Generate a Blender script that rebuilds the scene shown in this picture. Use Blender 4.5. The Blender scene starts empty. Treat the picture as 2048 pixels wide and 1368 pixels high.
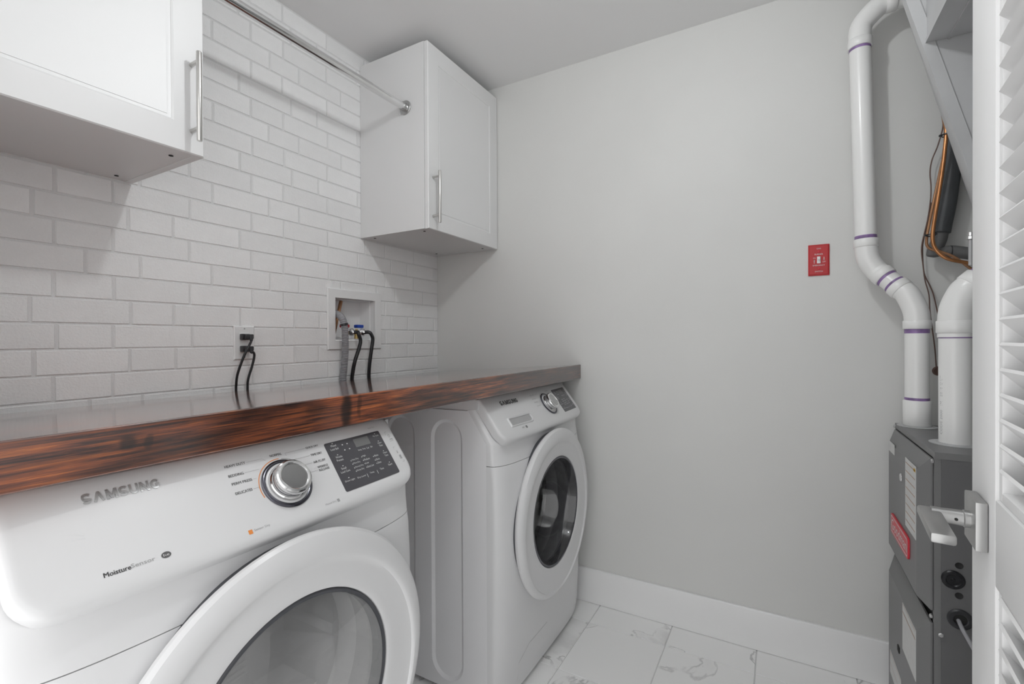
import bpy, bmesh, math, random
from mathutils import Vector, Matrix
random.seed(7)
sc = bpy.context.scene
COL = sc.collection
R = math.radians

# ------------------------------------------------------------------ camera
# world: wall corner at the origin, brick wall = plane y=0, plain wall = plane x=0, room at x<0, y<0
CAM = Vector((-2.0211, -1.6141, 1.1847))
yaw, pit, rol = R(29.6555), R(-0.3308), R(-0.2684)
fw = Vector((math.cos(yaw)*math.cos(pit), math.sin(yaw)*math.cos(pit), math.sin(pit)))
rt = Vector((math.sin(yaw), -math.cos(yaw), 0)); up = rt.cross(fw)
r2 = math.cos(rol)*rt + math.sin(rol)*up; u2 = -math.sin(rol)*rt + math.cos(rol)*up
cd = bpy.data.cameras.new('camera'); cam = bpy.data.objects.new('camera', cd); COL.objects.link(cam)
m = Matrix.Identity(4)
for i in range(3):
    m[i][0], m[i][1], m[i][2], m[i][3] = r2[i], u2[i], -fw[i], CAM[i]
cam.matrix_world = m
cd.sensor_fit = 'HORIZONTAL'; cd.sensor_width = 36.0; cd.lens = 36.0*943.43/2048
cd.clip_start = 0.01; cd.clip_end = 60
sc.camera = cam

# ------------------------------------------------------------------ world, exposure
w = bpy.data.worlds.new('world'); sc.world = w; w.use_nodes = True
w.node_tree.nodes['Background'].inputs[0].default_value = (1.0, 1.0, 1.0, 1)
w.node_tree.nodes['Background'].inputs[1].default_value = 1.6      # light of the hall behind the open doorway
LAMP = Vector((-1.19, -1.33, 2.335))                                # bulb of the ceiling lamp (out of frame)
LAMP_STRENGTH = 262.0
vs = sc.view_settings
vs.view_transform = 'Standard'; vs.look = 'None'; vs.gamma = 1.0; vs.exposure = 0.0
vs.use_curve_mapping = False
sc.cycles.use_denoising = True
sc.cycles.max_bounces = 14; sc.cycles.diffuse_bounces = 8; sc.cycles.transparent_max_bounces = 24
sc.cycles.sample_clamp_indirect = 6.0
sc.cycles.caustics_reflective = False; sc.cycles.caustics_refractive = False

# ------------------------------------------------------------------ materials
class NT:
    def __init__(s, name):
        s.mat = bpy.data.materials.new(name); s.mat.use_nodes = True
        s.t = s.mat.node_tree; s.t.nodes.clear()
        s.out = s.n('ShaderNodeOutputMaterial')
    def n(s, ty, **kw):
        nd = s.t.nodes.new(ty)
        for k, v in kw.items(): setattr(nd, k, v)
        return nd
    def l(s, a, b): s.t.links.new(a, b)
def c4(c): return (c[0], c[1], c[2], 1)
def principled(name, col, rough=0.5, metal=0.0, coat=0.0, spec=0.5, bump=0.0, bscale=200.0, var=0.0, vscale=3.0, objvar=0.0, coat_rough=0.03, aniso=None):
    k = NT(name); b = k.n('ShaderNodeBsdfPrincipled'); k.l(b.outputs[0], k.out.inputs[0])
    b.inputs['Base Color'].default_value = c4(col); b.inputs['Roughness'].default_value = rough
    b.inputs['Metallic'].default_value = metal; b.inputs['Coat Weight'].default_value = coat
    b.inputs['Coat Roughness'].default_value = coat_rough
    b.inputs['Specular IOR Level'].default_value = spec
    tc = k.n('ShaderNodeTexCoord')
    if var or objvar:
        src = None
        if var:
            nz = k.n('ShaderNodeTexNoise'); nz.inputs['Scale'].default_value = vscale; nz.inputs['Detail'].default_value = 5
            k.l(tc.outputs['Object'], nz.inputs['Vector'])
            mr = k.n('ShaderNodeMapRange'); mr.inputs[1].default_value = .3; mr.inputs[2].default_value = .7
            mr.inputs[3].default_value = 1-var; mr.inputs[4].default_value = 1+var
            k.l(nz.outputs['Fac'], mr.inputs[0]); src = mr.outputs[0]
        if objvar:
            oi = k.n('ShaderNodeObjectInfo'); m2 = k.n('ShaderNodeMapRange')
            m2.inputs[3].default_value = 1-objvar; m2.inputs[4].default_value = 1+objvar
            k.l(oi.outputs['Random'], m2.inputs[0])
            if src:
                mm = k.n('ShaderNodeMath', operation='MULTIPLY'); k.l(src, mm.inputs[0]); k.l(m2.outputs[0], mm.inputs[1]); src = mm.outputs[0]
            else: src = m2.outputs[0]
        vm = k.n('ShaderNodeVectorMath', operation='SCALE'); vm.inputs[0].default_value = col[:3]
        k.l(src, vm.inputs['Scale']); k.l(vm.outputs[0], b.inputs['Base Color'])
    if bump:
        nz = k.n('ShaderNodeTexNoise'); nz.inputs['Scale'].default_value = bscale; nz.inputs['Detail'].default_value = 4
        k.l(tc.outputs['Object'], nz.inputs['Vector'])
        bp = k.n('ShaderNodeBump'); bp.inputs['Strength'].default_value = bump; bp.inputs['Distance'].default_value = 0.002
        k.l(nz.outputs['Fac'], bp.inputs['Height']); k.l(bp.outputs[0], b.inputs['Normal'])
    return k.mat
def emission(name, col, s):
    k = NT(name); e = k.n('ShaderNodeEmission'); e.inputs[0].default_value = c4(col); e.inputs[1].default_value = s
    k.l(e.outputs[0], k.out.inputs[0]); return k.mat
def glass_mat(name, tint, refl, haze=0.0):
    k = NT(name); t = k.n('ShaderNodeBsdfTransparent'); t.inputs[0].default_value = c4(tint)
    g = k.n('ShaderNodeBsdfGlossy'); g.inputs['Roughness'].default_value = .02; g.inputs[0].default_value = (1,1,1,1)
    lw = k.n('ShaderNodeLayerWeight'); lw.inputs[0].default_value = .5
    pw = k.n('ShaderNodeMath', operation='POWER'); k.l(lw.outputs['Facing'], pw.inputs[0]); pw.inputs[1].default_value = 4.0
    fr = k.n('ShaderNodeMapRange'); k.l(pw.outputs[0], fr.inputs[0]); fr.inputs[3].default_value = refl; fr.inputs[4].default_value = .85
    mx = k.n('ShaderNodeMixShader'); k.l(fr.outputs[0], mx.inputs[0]); k.l(t.outputs[0], mx.inputs[1]); k.l(g.outputs[0], mx.inputs[2])
    if haze:                                   # dusty film on the plastic
        df = k.n('ShaderNodeBsdfDiffuse'); df.inputs[0].default_value = (.8, .8, .8, 1)
        tc = k.n('ShaderNodeTexCoord'); nz = k.n('ShaderNodeTexNoise'); nz.inputs['Scale'].default_value = 5; nz.inputs['Detail'].default_value = 5; k.l(tc.outputs['Object'], nz.inputs['Vector'])
        mr = k.n('ShaderNodeMapRange'); mr.inputs[1].default_value = .35; mr.inputs[2].default_value = .65; mr.inputs[3].default_value = haze*.5; mr.inputs[4].default_value = haze*1.4; k.l(nz.outputs['Fac'], mr.inputs[0])
        m2 = k.n('ShaderNodeMixShader'); k.l(mr.outputs[0], m2.inputs[0]); k.l(mx.outputs[0], m2.inputs[1]); k.l(df.outputs[0], m2.inputs[2]); mx = m2
    k.l(mx.outputs[0], k.out.inputs[0]); return k.mat

M = {}
M['paint'] = principled('wall_paint', (.68, .68, .665), .55, bump=.12, bscale=90, var=.02, vscale=2.5)
M['ceiling'] = principled('ceiling_paint', (.82, .82, .82), .8, bump=.05, bscale=120)
M['brick'] = principled('white_brick', (.86, .86, .86), .75, spec=.3, bump=.75, bscale=210, var=.025, vscale=14, objvar=.035)
M['mortar'] = principled('white_mortar', (.74, .74, .74), .85, spec=.2, bump=.8, bscale=260)
M['cab'] = principled('cabinet_white', (.75, .75, .75), .38)
M['trimw'] = principled('trim_white', (.84, .84, .84), .32, var=.01)
M['doorw'] = principled('door_white', (.82, .82, .82), .4)
M['app'] = principled('appliance_white', (.69, .69, .695), .28, coat=.25, coat_rough=.06)
M['appside'] = principled('appliance_enamel', (.80, .80, .81), .35, coat=.2)
M['grey_tub'] = principled('dryer_drum_grey', (.66, .66, .66), .45)
M['drum'] = principled('steel_drum', (.52, .52, .52), .25, metal=.8, var=.3, vscale=25)
M['rubber'] = principled('door_rubber', (.11, .11, .115), .5, var=.25, vscale=30)
M['gap'] = principled('shadow_gap_plastic', (.06, .062, .07), .45)
M['panel'] = principled('display_dark', (.055, .053, .062), .28, coat=.4)
M['lcd'] = principled('lcd_grey', (.17, .17, .17), .35)
M['ink'] = principled('print_dark', (.10, .10, .10), .6)
M['inkl'] = principled('print_grey', (.33, .33, .33), .6)
M['inkl2'] = principled('grip_recess_shade', (.42, .42, .42), .4)
M['inkw'] = principled('print_white', (.70, .70, .70), .6)
M['orange'] = principled('print_orange', (.75, .25, .05), .5)
M['chrome'] = principled('chrome', (.78, .78, .78), .12, metal=1)
M['chrome_d'] = principled('chrome_dark_ring', (.12, .12, .14), .15, metal=.9)
M['knobface'] = principled('knob_face', (.50, .50, .50), .10, metal=1)
M['letterm'] = principled('raised_letter_metal', (.50, .50, .50), .32, metal=.8)
M['steel'] = principled('brushed_steel', (.62, .61, .59), .28, metal=1)
M['nickel'] = principled('satin_nickel', (.46, .46, .455), .34, metal=.95)
M['black'] = principled('black_rubber', (.012, .012, .014), .35)
M['blackp'] = principled('black_plastic', (.03, .03, .033), .35)
M['hose'] = principled('grey_hose', (.30, .30, .315), .5)
M['copper'] = principled('copper', (.46, .21, .09), .3, metal=.85, var=.25, vscale=12)
M['copperd'] = principled('copper_dull', (.36, .19, .10), .5, metal=.5, var=.2, vscale=12)
M['wire'] = principled('brown_wire', (.13, .075, .06), .55)
M['foam'] = principled('foam_insulation', (.075, .08, .085), .55, bump=.4, bscale=60, var=.2, vscale=9)
M['foam2'] = principled('foam_insulation_grey', (.13, .13, .13), .7, bump=.3, bscale=80)
M['pvc'] = principled('white_pvc', (.82, .82, .81), .3, coat=.15)
M['primer'] = principled('purple_primer', (.24, .15, .33), .4, var=.35, vscale=40)
M['furn'] = principled('furnace_grey', (.175, .175, .175), .42, bump=.05, bscale=300)
M['furnd'] = principled('furnace_dark', (.125, .125, .127), .45, bump=.06, bscale=300)
M['duct'] = principled('galvanised_steel', (.52, .525, .53), .5, metal=.2, var=.06, vscale=6)
M['screw'] = principled('screw_zinc', (.75, .75, .75), .25, metal=.8)
M['red'] = principled('red_plate', (.48, .03, .035), .35)
M['redb'] = principled('badge_red', (.62, .03, .05), .35)
M['redv'] = principled('valve_red', (.55, .02, .03), .4)
M['bluev'] = principled('valve_blue', (.01, .06, .42), .4)
M['brass'] = principled('brass', (.65, .48, .2), .3, metal=.9)
M['paper'] = principled('label_paper', (.60, .60, .59), .6, var=.03, vscale=60)
M['paperl'] = principled('label_line', (.42, .27, .19), .6)
M['yellow'] = principled('label_yellow', (.65, .38, .02), .5)
M['plastw'] = principled('white_plastic', (.82, .82, .82), .35)
M['hole'] = principled('dark_hole', (.012, .012, .012), .7)
M['bulb'] = emission('bulb_glow', (.965, .99, 1.0), LAMP_STRENGTH)
M['glass'] = glass_mat('dryer_glass', (.92, .92, .92), .13, .16)
M['glassi'] = glass_mat('inner_bowl_glass', (.95, .95, .95), .05)
M['glassw'] = glass_mat('washer_glass', (.94, .94, .94), .06, .015)
M['grout'] = principled('tile_grout', (.62, .62, .62), .85)

def wood_mat():
    k = NT('stained_wood'); b = k.n('ShaderNodeBsdfPrincipled'); k.l(b.outputs[0], k.out.inputs[0])
    tc = k.n('ShaderNodeTexCoord')
    mp = k.n('ShaderNodeMapping'); mp.inputs['Scale'].default_value = (5.0, 40, 150)
    k.l(tc.outputs['Object'], mp.inputs[0])
    n1 = k.n('ShaderNodeTexNoise'); n1.inputs['Scale'].default_value = 1.6; n1.inputs['Detail'].default_value = 9; n1.inputs['Roughness'].default_value = .68; n1.inputs['Distortion'].default_value = .5
    k.l(mp.outputs[0], n1.inputs['Vector'])
    r1 = k.n('ShaderNodeValToRGB')
    e = r1.color_ramp.elements
    e[0].position = .38; e[0].color = (.030, .011, .008, 1)
    e[1].position = .70; e[1].color = (.46, .145, .035, 1)
    x = e.new(.49); x.color = (.135, .038, .018, 1)
    x = e.new(.58); x.color = (.25, .068, .020, 1)
    k.l(n1.outputs['Fac'], r1.inputs[0])
    # broad stain patches
    n2 = k.n('ShaderNodeTexNoise'); n2.inputs['Scale'].default_value = 3.2; n2.inputs['Detail'].default_value = 3
    mp2 = k.n('ShaderNodeMapping'); mp2.inputs['Scale'].default_value = (1.3, 2.5, 7)
    k.l(tc.outputs['Object'], mp2.inputs[0]); k.l(mp2.outputs[0], n2.inputs['Vector'])
    mr = k.n('ShaderNodeMapRange'); mr.inputs[1].default_value = .36; mr.inputs[2].default_value = .62; mr.inputs[3].default_value = .35; mr.inputs[4].default_value = 1.45
    k.l(n2.outputs['Fac'], mr.inputs[0])
    # knots: dark spots at fixed places along the board
    sep = k.n('ShaderNodeSeparateXYZ'); k.l(tc.outputs['Object'], sep.inputs[0])
    nd = k.n('ShaderNodeTexNoise'); nd.inputs['Scale'].default_value = 22; k.l(tc.outputs['Object'], nd.inputs['Vector'])
    last = mr.outputs[0]
    for (xk, zk, sx, sz, amt) in ((-1.335, 1.037, .016, .05, .88), (-1.297, 1.044, .007, .03, .5), (-1.716, 1.043, .012, .010, .75), (-1.69, 1.040, .007, .012, .6), (-1.41, 1.05, .03, .01, .5)):
        dx = k.n('ShaderNodeMath', operation='ADD'); k.l(sep.outputs[0], dx.inputs[0]); dx.inputs[1].default_value = -xk
        ns = k.n('ShaderNodeMath', operation='MULTIPLY_ADD'); k.l(nd.outputs['Fac'], ns.inputs[0]); ns.inputs[1].default_value = .022; ns.inputs[2].default_value = -.011
        dx2 = k.n('ShaderNodeMath', operation='ADD'); k.l(dx.outputs[0], dx2.inputs[0]); k.l(ns.outputs[0], dx2.inputs[1])
        qx = k.n('ShaderNodeMath', operation='DIVIDE'); k.l(dx2.outputs[0], qx.inputs[0]); qx.inputs[1].default_value = sx
        dz = k.n('ShaderNodeMath', operation='ADD'); k.l(sep.outputs[2], dz.inputs[0]); dz.inputs[1].default_value = -zk
        qz = k.n('ShaderNodeMath', operation='DIVIDE'); k.l(dz.outputs[0], qz.inputs[0]); qz.inputs[1].default_value = sz
        px = k.n('ShaderNodeMath', operation='MULTIPLY'); k.l(qx.outputs[0], px.inputs[0]); k.l(qx.outputs[0], px.inputs[1])
        pz = k.n('ShaderNodeMath', operation='MULTIPLY_ADD'); k.l(qz.outputs[0], pz.inputs[0]); k.l(qz.outputs[0], pz.inputs[1]); k.l(px.outputs[0], pz.inputs[2])
        mk = k.n('ShaderNodeMapRange', interpolation_type='SMOOTHSTEP'); k.l(pz.outputs[0], mk.inputs[0]); mk.inputs[1].default_value = .15; mk.inputs[2].default_value = 1.4; mk.inputs[3].default_value = 1-amt; mk.inputs[4].default_value = 1
        ml = k.n('ShaderNodeMath', operation='MULTIPLY'); k.l(last, ml.inputs[0]); k.l(mk.outputs[0], ml.inputs[1]); last = ml.outputs[0]
    sc_ = k.n('ShaderNodeVectorMath', operation='SCALE'); k.l(r1.outputs[0], sc_.inputs[0]); k.l(last, sc_.inputs['Scale'])
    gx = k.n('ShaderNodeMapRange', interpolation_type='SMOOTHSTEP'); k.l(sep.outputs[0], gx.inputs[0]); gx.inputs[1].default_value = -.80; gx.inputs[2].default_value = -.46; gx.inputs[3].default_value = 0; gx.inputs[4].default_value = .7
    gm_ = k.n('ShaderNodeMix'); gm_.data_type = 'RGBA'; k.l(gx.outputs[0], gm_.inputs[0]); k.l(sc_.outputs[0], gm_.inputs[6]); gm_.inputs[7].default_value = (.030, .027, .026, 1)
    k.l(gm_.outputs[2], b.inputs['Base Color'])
    b.inputs['Roughness'].default_value = .3; b.inputs['Coat Weight'].default_value = 1.0; b.inputs['Coat IOR'].default_value = 1.75; b.inputs['Coat Roughness'].default_value = .07
    bp = k.n('ShaderNodeBump'); bp.inputs['Strength'].default_value = .12; bp.inputs['Distance'].default_value = .002
    k.l(n1.outputs['Fac'], bp.inputs['Height']); k.l(bp.outputs[0], b.inputs['Normal'])
    bp2 = k.n('ShaderNodeBump'); bp2.inputs['Strength'].default_value = .03; bp2.inputs['Distance'].default_value = .002
    k.l(n1.outputs['Fac'], bp2.inputs['Height']); k.l(bp2.outputs[0], b.inputs['Coat Normal'])
    return k.mat
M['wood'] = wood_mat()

def marble_mat():
    k = NT('marble_tile'); b = k.n('ShaderNodeBsdfPrincipled'); k.l(b.outputs[0], k.out.inputs[0])
    tc = k.n('ShaderNodeTexCoord'); oi = k.n('ShaderNodeObjectInfo')
    off = k.n('ShaderNodeVectorMath', operation='SCALE'); off.inputs[0].default_value = (37, 61, 13); k.l(oi.outputs['Random'], off.inputs['Scale'])
    ad = k.n('ShaderNodeVectorMath', operation='ADD'); k.l(tc.outputs['Object'], ad.inputs[0]); k.l(off.outputs[0], ad.inputs[1])
    nz = k.n('ShaderNodeTexNoise'); nz.inputs['Scale'].default_value = 1.9; nz.inputs['Detail'].default_value = 6; nz.inputs['Roughness'].default_value = .5; nz.inputs['Distortion'].default_value = 1.1
    k.l(ad.outputs[0], nz.inputs['Vector'])
    # veins: thin band around the middle of the noise; soft grey clouds on one side of it
    s1 = k.n('ShaderNodeMath', operation='SUBTRACT'); k.l(nz.outputs['Fac'], s1.inputs[0]); s1.inputs[1].default_value = .54
    a1 = k.n('ShaderNodeMath', operation='ABSOLUTE'); k.l(s1.outputs[0], a1.inputs[0])
    v1 = k.n('ShaderNodeMapRange', interpolation_type='SMOOTHSTEP'); k.l(a1.outputs[0], v1.inputs[0]); v1.inputs[1].default_value = 0; v1.inputs[2].default_value = .010; v1.inputs[3].default_value = .55; v1.inputs[4].default_value = 1
    cl = k.n('ShaderNodeMapRange', interpolation_type='SMOOTHSTEP'); k.l(nz.outputs['Fac'], cl.inputs[0]); cl.inputs[1].default_value = .53; cl.inputs[2].default_value = .68; cl.inputs[3].default_value = 1; cl.inputs[4].default_value = .72
    n2 = k.n('ShaderNodeTexNoise'); n2.inputs['Scale'].default_value = 7; n2.inputs['Detail'].default_value = 8; k.l(ad.outputs[0], n2.inputs['Vector'])
    vv = k.n('ShaderNodeMapRange'); k.l(n2.outputs['Fac'], vv.inputs[0]); vv.inputs[1].default_value = .35; vv.inputs[2].default_value = .6; vv.inputs[3].default_value = 1.0; vv.inputs[4].default_value = 0.0
    mx = k.n('ShaderNodeMix'); mx.data_type = 'FLOAT'; k.l(vv.outputs[0], mx.inputs[0]); k.l(v1.outputs[0], mx.inputs[2]); mx.inputs[3].default_value = 1.0
    mu = k.n('ShaderNodeMath', operation='MULTIPLY'); k.l(mx.outputs[0], mu.inputs[0]); k.l(cl.outputs[0], mu.inputs[1])
    sv = k.n('ShaderNodeVectorMath', operation='SCALE'); sv.inputs[0].default_value = (.90, .90, .895); k.l(mu.outputs[0], sv.inputs['Scale'])
    k.l(sv.outputs[0], b.inputs['Base Color']); b.inputs['Roughness'].default_value = .3
    return k.mat
M['tile'] = marble_mat()

# ------------------------------------------------------------------ mesh helpers
def link(o, parent=None):
    COL.objects.link(o)
    if parent is not None:
        o.parent = parent; o.matrix_parent_inverse = parent.matrix_world.inverted()
    return o
def finish(me, mat, ang=32):
    if mat is not None: me.materials.append(M[mat] if isinstance(mat, str) else mat)
    for p in me.polygons: p.use_smooth = True
    me.set_sharp_from_angle(angle=R(ang)); me.update()
class MB:
    """collects vertices and faces of ONE mesh object"""
    def __init__(s): s.v = []; s.f = []
    def add(s, vs_, fs):
        b = len(s.v); s.v += [tuple(q) for q in vs_]; s.f += [tuple(i+b for i in f) for f in fs]; return s
    def box(s, x0, x1, y0, y1, z0, z1, bev=0.0):
        if bev <= 0:
            v = [(x, y, z) for x in (x0, x1) for y in (y0, y1) for z in (z0, z1)]
            return s.add(v, [(0,1,3,2),(4,6,7,5),(0,4,5,1),(2,3,7,6),(0,2,6,4),(1,5,7,3)])
        bm = bmesh.new(); bmesh.ops.create_cube(bm, size=1)
        for q in bm.verts:
            q.co = Vector(((x0+x1)/2+q.co.x*(x1-x0), (y0+y1)/2+q.co.y*(y1-y0), (z0+z1)/2+q.co.z*(z1-z0)))
        bmesh.ops.bevel(bm, geom=bm.edges[:], offset=bev, segments=2, profile=.5, affect='EDGES')
        return s.bm(bm)
    def bm(s, bm, mtx=None):
        bm.verts.index_update()
        v = [(mtx @ q.co if mtx else q.co).copy() for q in bm.verts]; f = [[x.index for x in p.verts] for p in bm.faces]
        bm.free(); return s.add(v, f)
    def prism(s, poly, a0, a1, fn):
        """poly: list of 2D points; fn(p, a) -> 3D"""
        n = len(poly)
        v = [fn(p, a0) for p in poly] + [fn(p, a1) for p in poly]
        f = [tuple(range(n-1, -1, -1)), tuple(range(n, 2*n))] + [(i, (i+1) % n, n+(i+1) % n, n+i) for i in range(n)]
        return s.add(v, f)
    def tube(s, pts, rad, seg=14, cap=True):
        pts = [Vector(q) for q in pts]; n = len(pts)
        rs = rad if isinstance(rad, (list, tuple)) else [rad]*n
        tg = [(pts[min(i+1, n-1)]-pts[max(i-1, 0)]).normalized() for i in range(n)]
        up_ = Vector((0, 0, 1)) if abs(tg[0].z) < .9 else Vector((1, 0, 0))
        nn = (up_ - tg[0]*up_.dot(tg[0])).normalized(); v = []
        for i in range(n):
            nn = (nn - tg[i]*nn.dot(tg[i])).normalized(); bb = tg[i].cross(nn)
            for j in range(seg):
                a = 2*math.pi*j/seg; v.append(pts[i]+(nn*math.cos(a)+bb*math.sin(a))*rs[i])
        f = [(i*seg+j, i*seg+(j+1) % seg, (i+1)*seg+(j+1) % seg, (i+1)*seg+j) for i in range(n-1) for j in range(seg)]
        if cap: f += [tuple(range(seg-1, -1, -1)), tuple((n-1)*seg+j for j in range(seg))]
        return s.add(v, f)
    def lathe(s, prof, org, ax, seg=32, e1=None, off=None, caps=True):
        """prof: (radius, height along ax) list; off: optional (du, dv) centre shift per ring"""
        org = Vector(org); ax = Vector(ax).normalized()
        if e1 is None: e1 = Vector((0, 0, 1)) if abs(ax.z) < .9 else Vector((1, 0, 0))
        e1 = (Vector(e1)-ax*ax.dot(Vector(e1))).normalized(); e2 = ax.cross(e1); v = []; f = []
        for i, (r, h) in enumerate(prof):
            o1, o2 = off[i] if off else (0, 0)
            for j in range(seg):
                a = 2*math.pi*j/seg; v.append(org+ax*h+e1*(o1+r*math.cos(a))+e2*(o2+r*math.sin(a)))
        for i in range(len(prof)-1):
            f += [(i*seg+j, i*seg+(j+1) % seg, (i+1)*seg+(j+1) % seg, (i+1)*seg+j) for j in range(seg)]
        if caps and prof[0][0] > 1e-6: f.append(tuple(range(seg-1, -1, -1)))
        if caps and prof[-1][0] > 1e-6: f.append(tuple((len(prof)-1)*seg+j for j in range(seg)))
        return s.add(v, f)
    def ring(s, prof, org, ax, seg=48, off=None):
        """closed profile swept round an axis (no caps)"""
        n = len(prof); s2 = MB(); s2.lathe(prof, org, ax, seg, off=off)
        s2.f = [q for q in s2.f if len(q) == 4]
        s2.f += [((n-1)*seg+j, (n-1)*seg+(j+1) % seg, (j+1) % seg, j) for j in range(seg)]
        return s.add(s2.v, s2.f)
    def grid(s, fn, nu, nv, keep=None):
        v = [fn(i/nu, j/nv) for j in range(nv+1) for i in range(nu+1)]; f = []
        for j in range(nv):
            for i in range(nu):
                q = (j*(nu+1)+i, j*(nu+1)+i+1, (j+1)*(nu+1)+i+1, (j+1)*(nu+1)+i)
                if keep is None or keep([v[x] for x in q]): f.append(q)
        return s.add(v, f)
    def mesh(s, name, mat, ang=32, norm=True):
        me = bpy.data.meshes.new(name); me.from_pydata([tuple(q) for q in s.v], [], s.f)
        if norm:
            bm = bmesh.new(); bm.from_mesh(me); bmesh.ops.recalc_face_normals(bm, faces=bm.faces); bm.to_mesh(me); bm.free()
        finish(me, mat, ang); return me
    def build(s, name, mat, parent=None, ang=32, norm=True):
        return link(bpy.data.objects.new(name, s.mesh(name, mat, ang, norm)), parent)
def thing(name, label, cat, loc=(0, 0, 0), group=None, rotz=0):
    o = bpy.data.objects.new(name, None); COL.objects.link(o); o.location = loc; o.rotation_euler = (0, 0, rotz)
    o['label'] = label; o['category'] = cat
    if group: o['group'] = group
    o.empty_display_size = .05
    bpy.context.view_layer.update(); return o
def tag(o, label, cat, group=None):
    o['label'] = label; o['category'] = cat
    if group: o['group'] = group
    return o
def struct(o, label=None):
    o['kind'] = 'structure'
    if label: o['label'] = label
    return o
def lab(o, t): o['label'] = t; return o
def smooth_path(P, per=8):
    P = [Vector(q) for q in P]; out = []
    for i in range(len(P)-1):
        a = P[max(i-1, 0)]; b = P[i]; c = P[i+1]; d = P[min(i+2, len(P)-1)]
        for k in range(per):
            t = k/per
            out.append(.5*((2*b)+(c-a)*t+(2*a-5*b+4*c-d)*t*t+(3*b-a-3*c+d)*t**3))
    out.append(P[-1]); return out
_tc = {}
def text2d(txt, bold=0.0):
    """flat text as (verts, faces), lower-left at 0,0; returns also width and height"""
    key = (txt, bold)
    if key not in _tc:
        cu = bpy.data.curves.new('t', 'FONT'); cu.body = txt; cu.size = 1; cu.offset = bold; cu.resolution_u = 2
        o = bpy.data.objects.new('t', cu); COL.objects.link(o)
        bpy.context.view_layer.update()
        me = bpy.data.meshes.new_from_object(o.evaluated_get(bpy.context.evaluated_depsgraph_get()))
        v = [(q.co.x, q.co.y) for q in me.vertices]; f = [tuple(p.vertices) for p in me.polygons]
        bpy.data.objects.remove(o); bpy.data.curves.remove(cu); bpy.data.meshes.remove(me)
        x0 = min(q[0] for q in v); y0 = min(q[1] for q in v); x1 = max(q[0] for q in v); y1 = max(q[1] for q in v)
        _tc[key] = ([(a-x0, b-y0) for a, b in v], f, x1-x0, y1-y0)
    return _tc[key]
def put_text(mb, txt, a0, a1, b, fn, h=None, bold=0.0, heavy=False):
    """text from a0 to a1 with its base at b, mapped by fn(a, b)"""
    v, f, wd, hh = text2d(txt, bold); sx = (a1-a0)/wd; sy = (h/hh) if h else sx
    for k in ((0, .00022) if heavy else (0,)): mb.add([fn(a0+q[0]*sx+k, b+q[1]*sy) for q in v], f)

def block_word(word, t):
    """heavy block capitals drawn as thick ribbons; the word fills a 1 x 1 box"""
    h = t/2; A = lambda cx, cy, rx, ry, a0, a1, n=9: [(cx+rx*math.cos(R(a0+(a1-a0)*i/n)), cy+ry*math.sin(R(a0+(a1-a0)*i/n))) for i in range(n+1)]
    g = {'S': [A(.5, .72, .38, .28-h, 20, 180)+A(.5, .5, .38, .10, 180, 270, 4)[1:]+A(.5, .30, .38, .10, 90, 0, 4)[1:]+A(.5, .28, .38, .28-h, 0, -160)[1:]],
         'A': [[(.02+h*.8, 0), (.5, 1-h*.4)], [(.5, 1-h*.4), (.98-h*.8, 0)]],
         'M': [[(h, 0), (h, 1)], [(h*1.1, .97), (.5, .12)], [(.5, .12), (1-h*1.1, .97)], [(1-h, 0), (1-h, 1)]],
         'U': [[(h, 1)]+A(.5, .38, .5-h, .38-h, 180, 360)+[(1-h, 1)]],
         'N': [[(h, 0), (h, 1)], [(h*1.2, .96), (1-h*1.2, .04)], [(1-h, 0), (1-h, 1)]],
         'G': [A(.5, .5, .5-h, .5-h, 40, 345, 18), [(.95, .46), (.55, .46)]]}
    wd = {'S': .80, 'A': .98, 'M': 1.02, 'U': .86, 'N': .90, 'G': .94}; gap = .16
    tot = sum(wd[c] for c in word)+gap*(len(word)-1); x = 0; V = []; F = []
    for c in word:
        for pl in g[c]:
            n = len(pl); b0 = len(V)
            for i in range(n):
                p0, p1 = pl[max(i-1, 0)], pl[min(i+1, n-1)]; dx, dy = p1[0]-p0[0], p1[1]-p0[1]; l_ = math.hypot(dx, dy) or 1
                for sg in (1, -1): V.append(((x+wd[c]*(pl[i][0]-dy/l_*h*sg))/tot, min(1, max(0, pl[i][1]+dx/l_*h*sg))))
            F += [(b0+2*i, b0+2*i+1, b0+2*i+3, b0+2*i+2) for i in range(n-1)]
        x += wd[c]+gap
    return V, F

# ------------------------------------------------------------------ the room shell
H = 2.44; XW = -1.92; YB = -2.75
BX0, BX1, BZ0, BZ1 = -.682, -.461, 1.184, 1.361      # opening of the laundry outlet box in the brick wall
wl = MB()
wl.box(XW-.1, BX0, 0, .12, 0, H); wl.box(BX1, .12, 0, .12, 0, H)
wl.box(BX0, BX1, 0, .12, 0, BZ0); wl.box(BX0, BX1, 0, .12, BZ1, H)
wall_left = struct(wl.build('wall_left', 'mortar'), 'white painted brick wall behind the counter')
struct(MB().box(0, .12, YB-.1, 0, 0, H).build('wall_right', 'paint'), 'plain light grey painted wall')
struct(MB().box(XW-.1, 0, YB-.12, YB, 0, H).build('wall_rear', 'ceiling'))
DY0, DY1, DH = -1.805, -.50, 2.06  # unseen opening, made wide for the fill light it lets in
wf = MB(); wf.box(XW-.12, XW, YB, DY0, 0, H); wf.box(XW-.12, XW, DY1, 0, 0, H); wf.box(XW-.12, XW, DY0, DY1, DH, H)
struct(wf.build('wall_front', 'ceiling'))
struct(MB().box(XW-.12, .12, YB-.12, .12, H, H+.1).build('ceiling', 'ceiling'), 'flat light grey ceiling')
floor = struct(MB().box(XW-.12, .12, YB-.12, .12, -.1, -.003).build('floor', 'grout'), 'marble look tiled floor')
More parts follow.
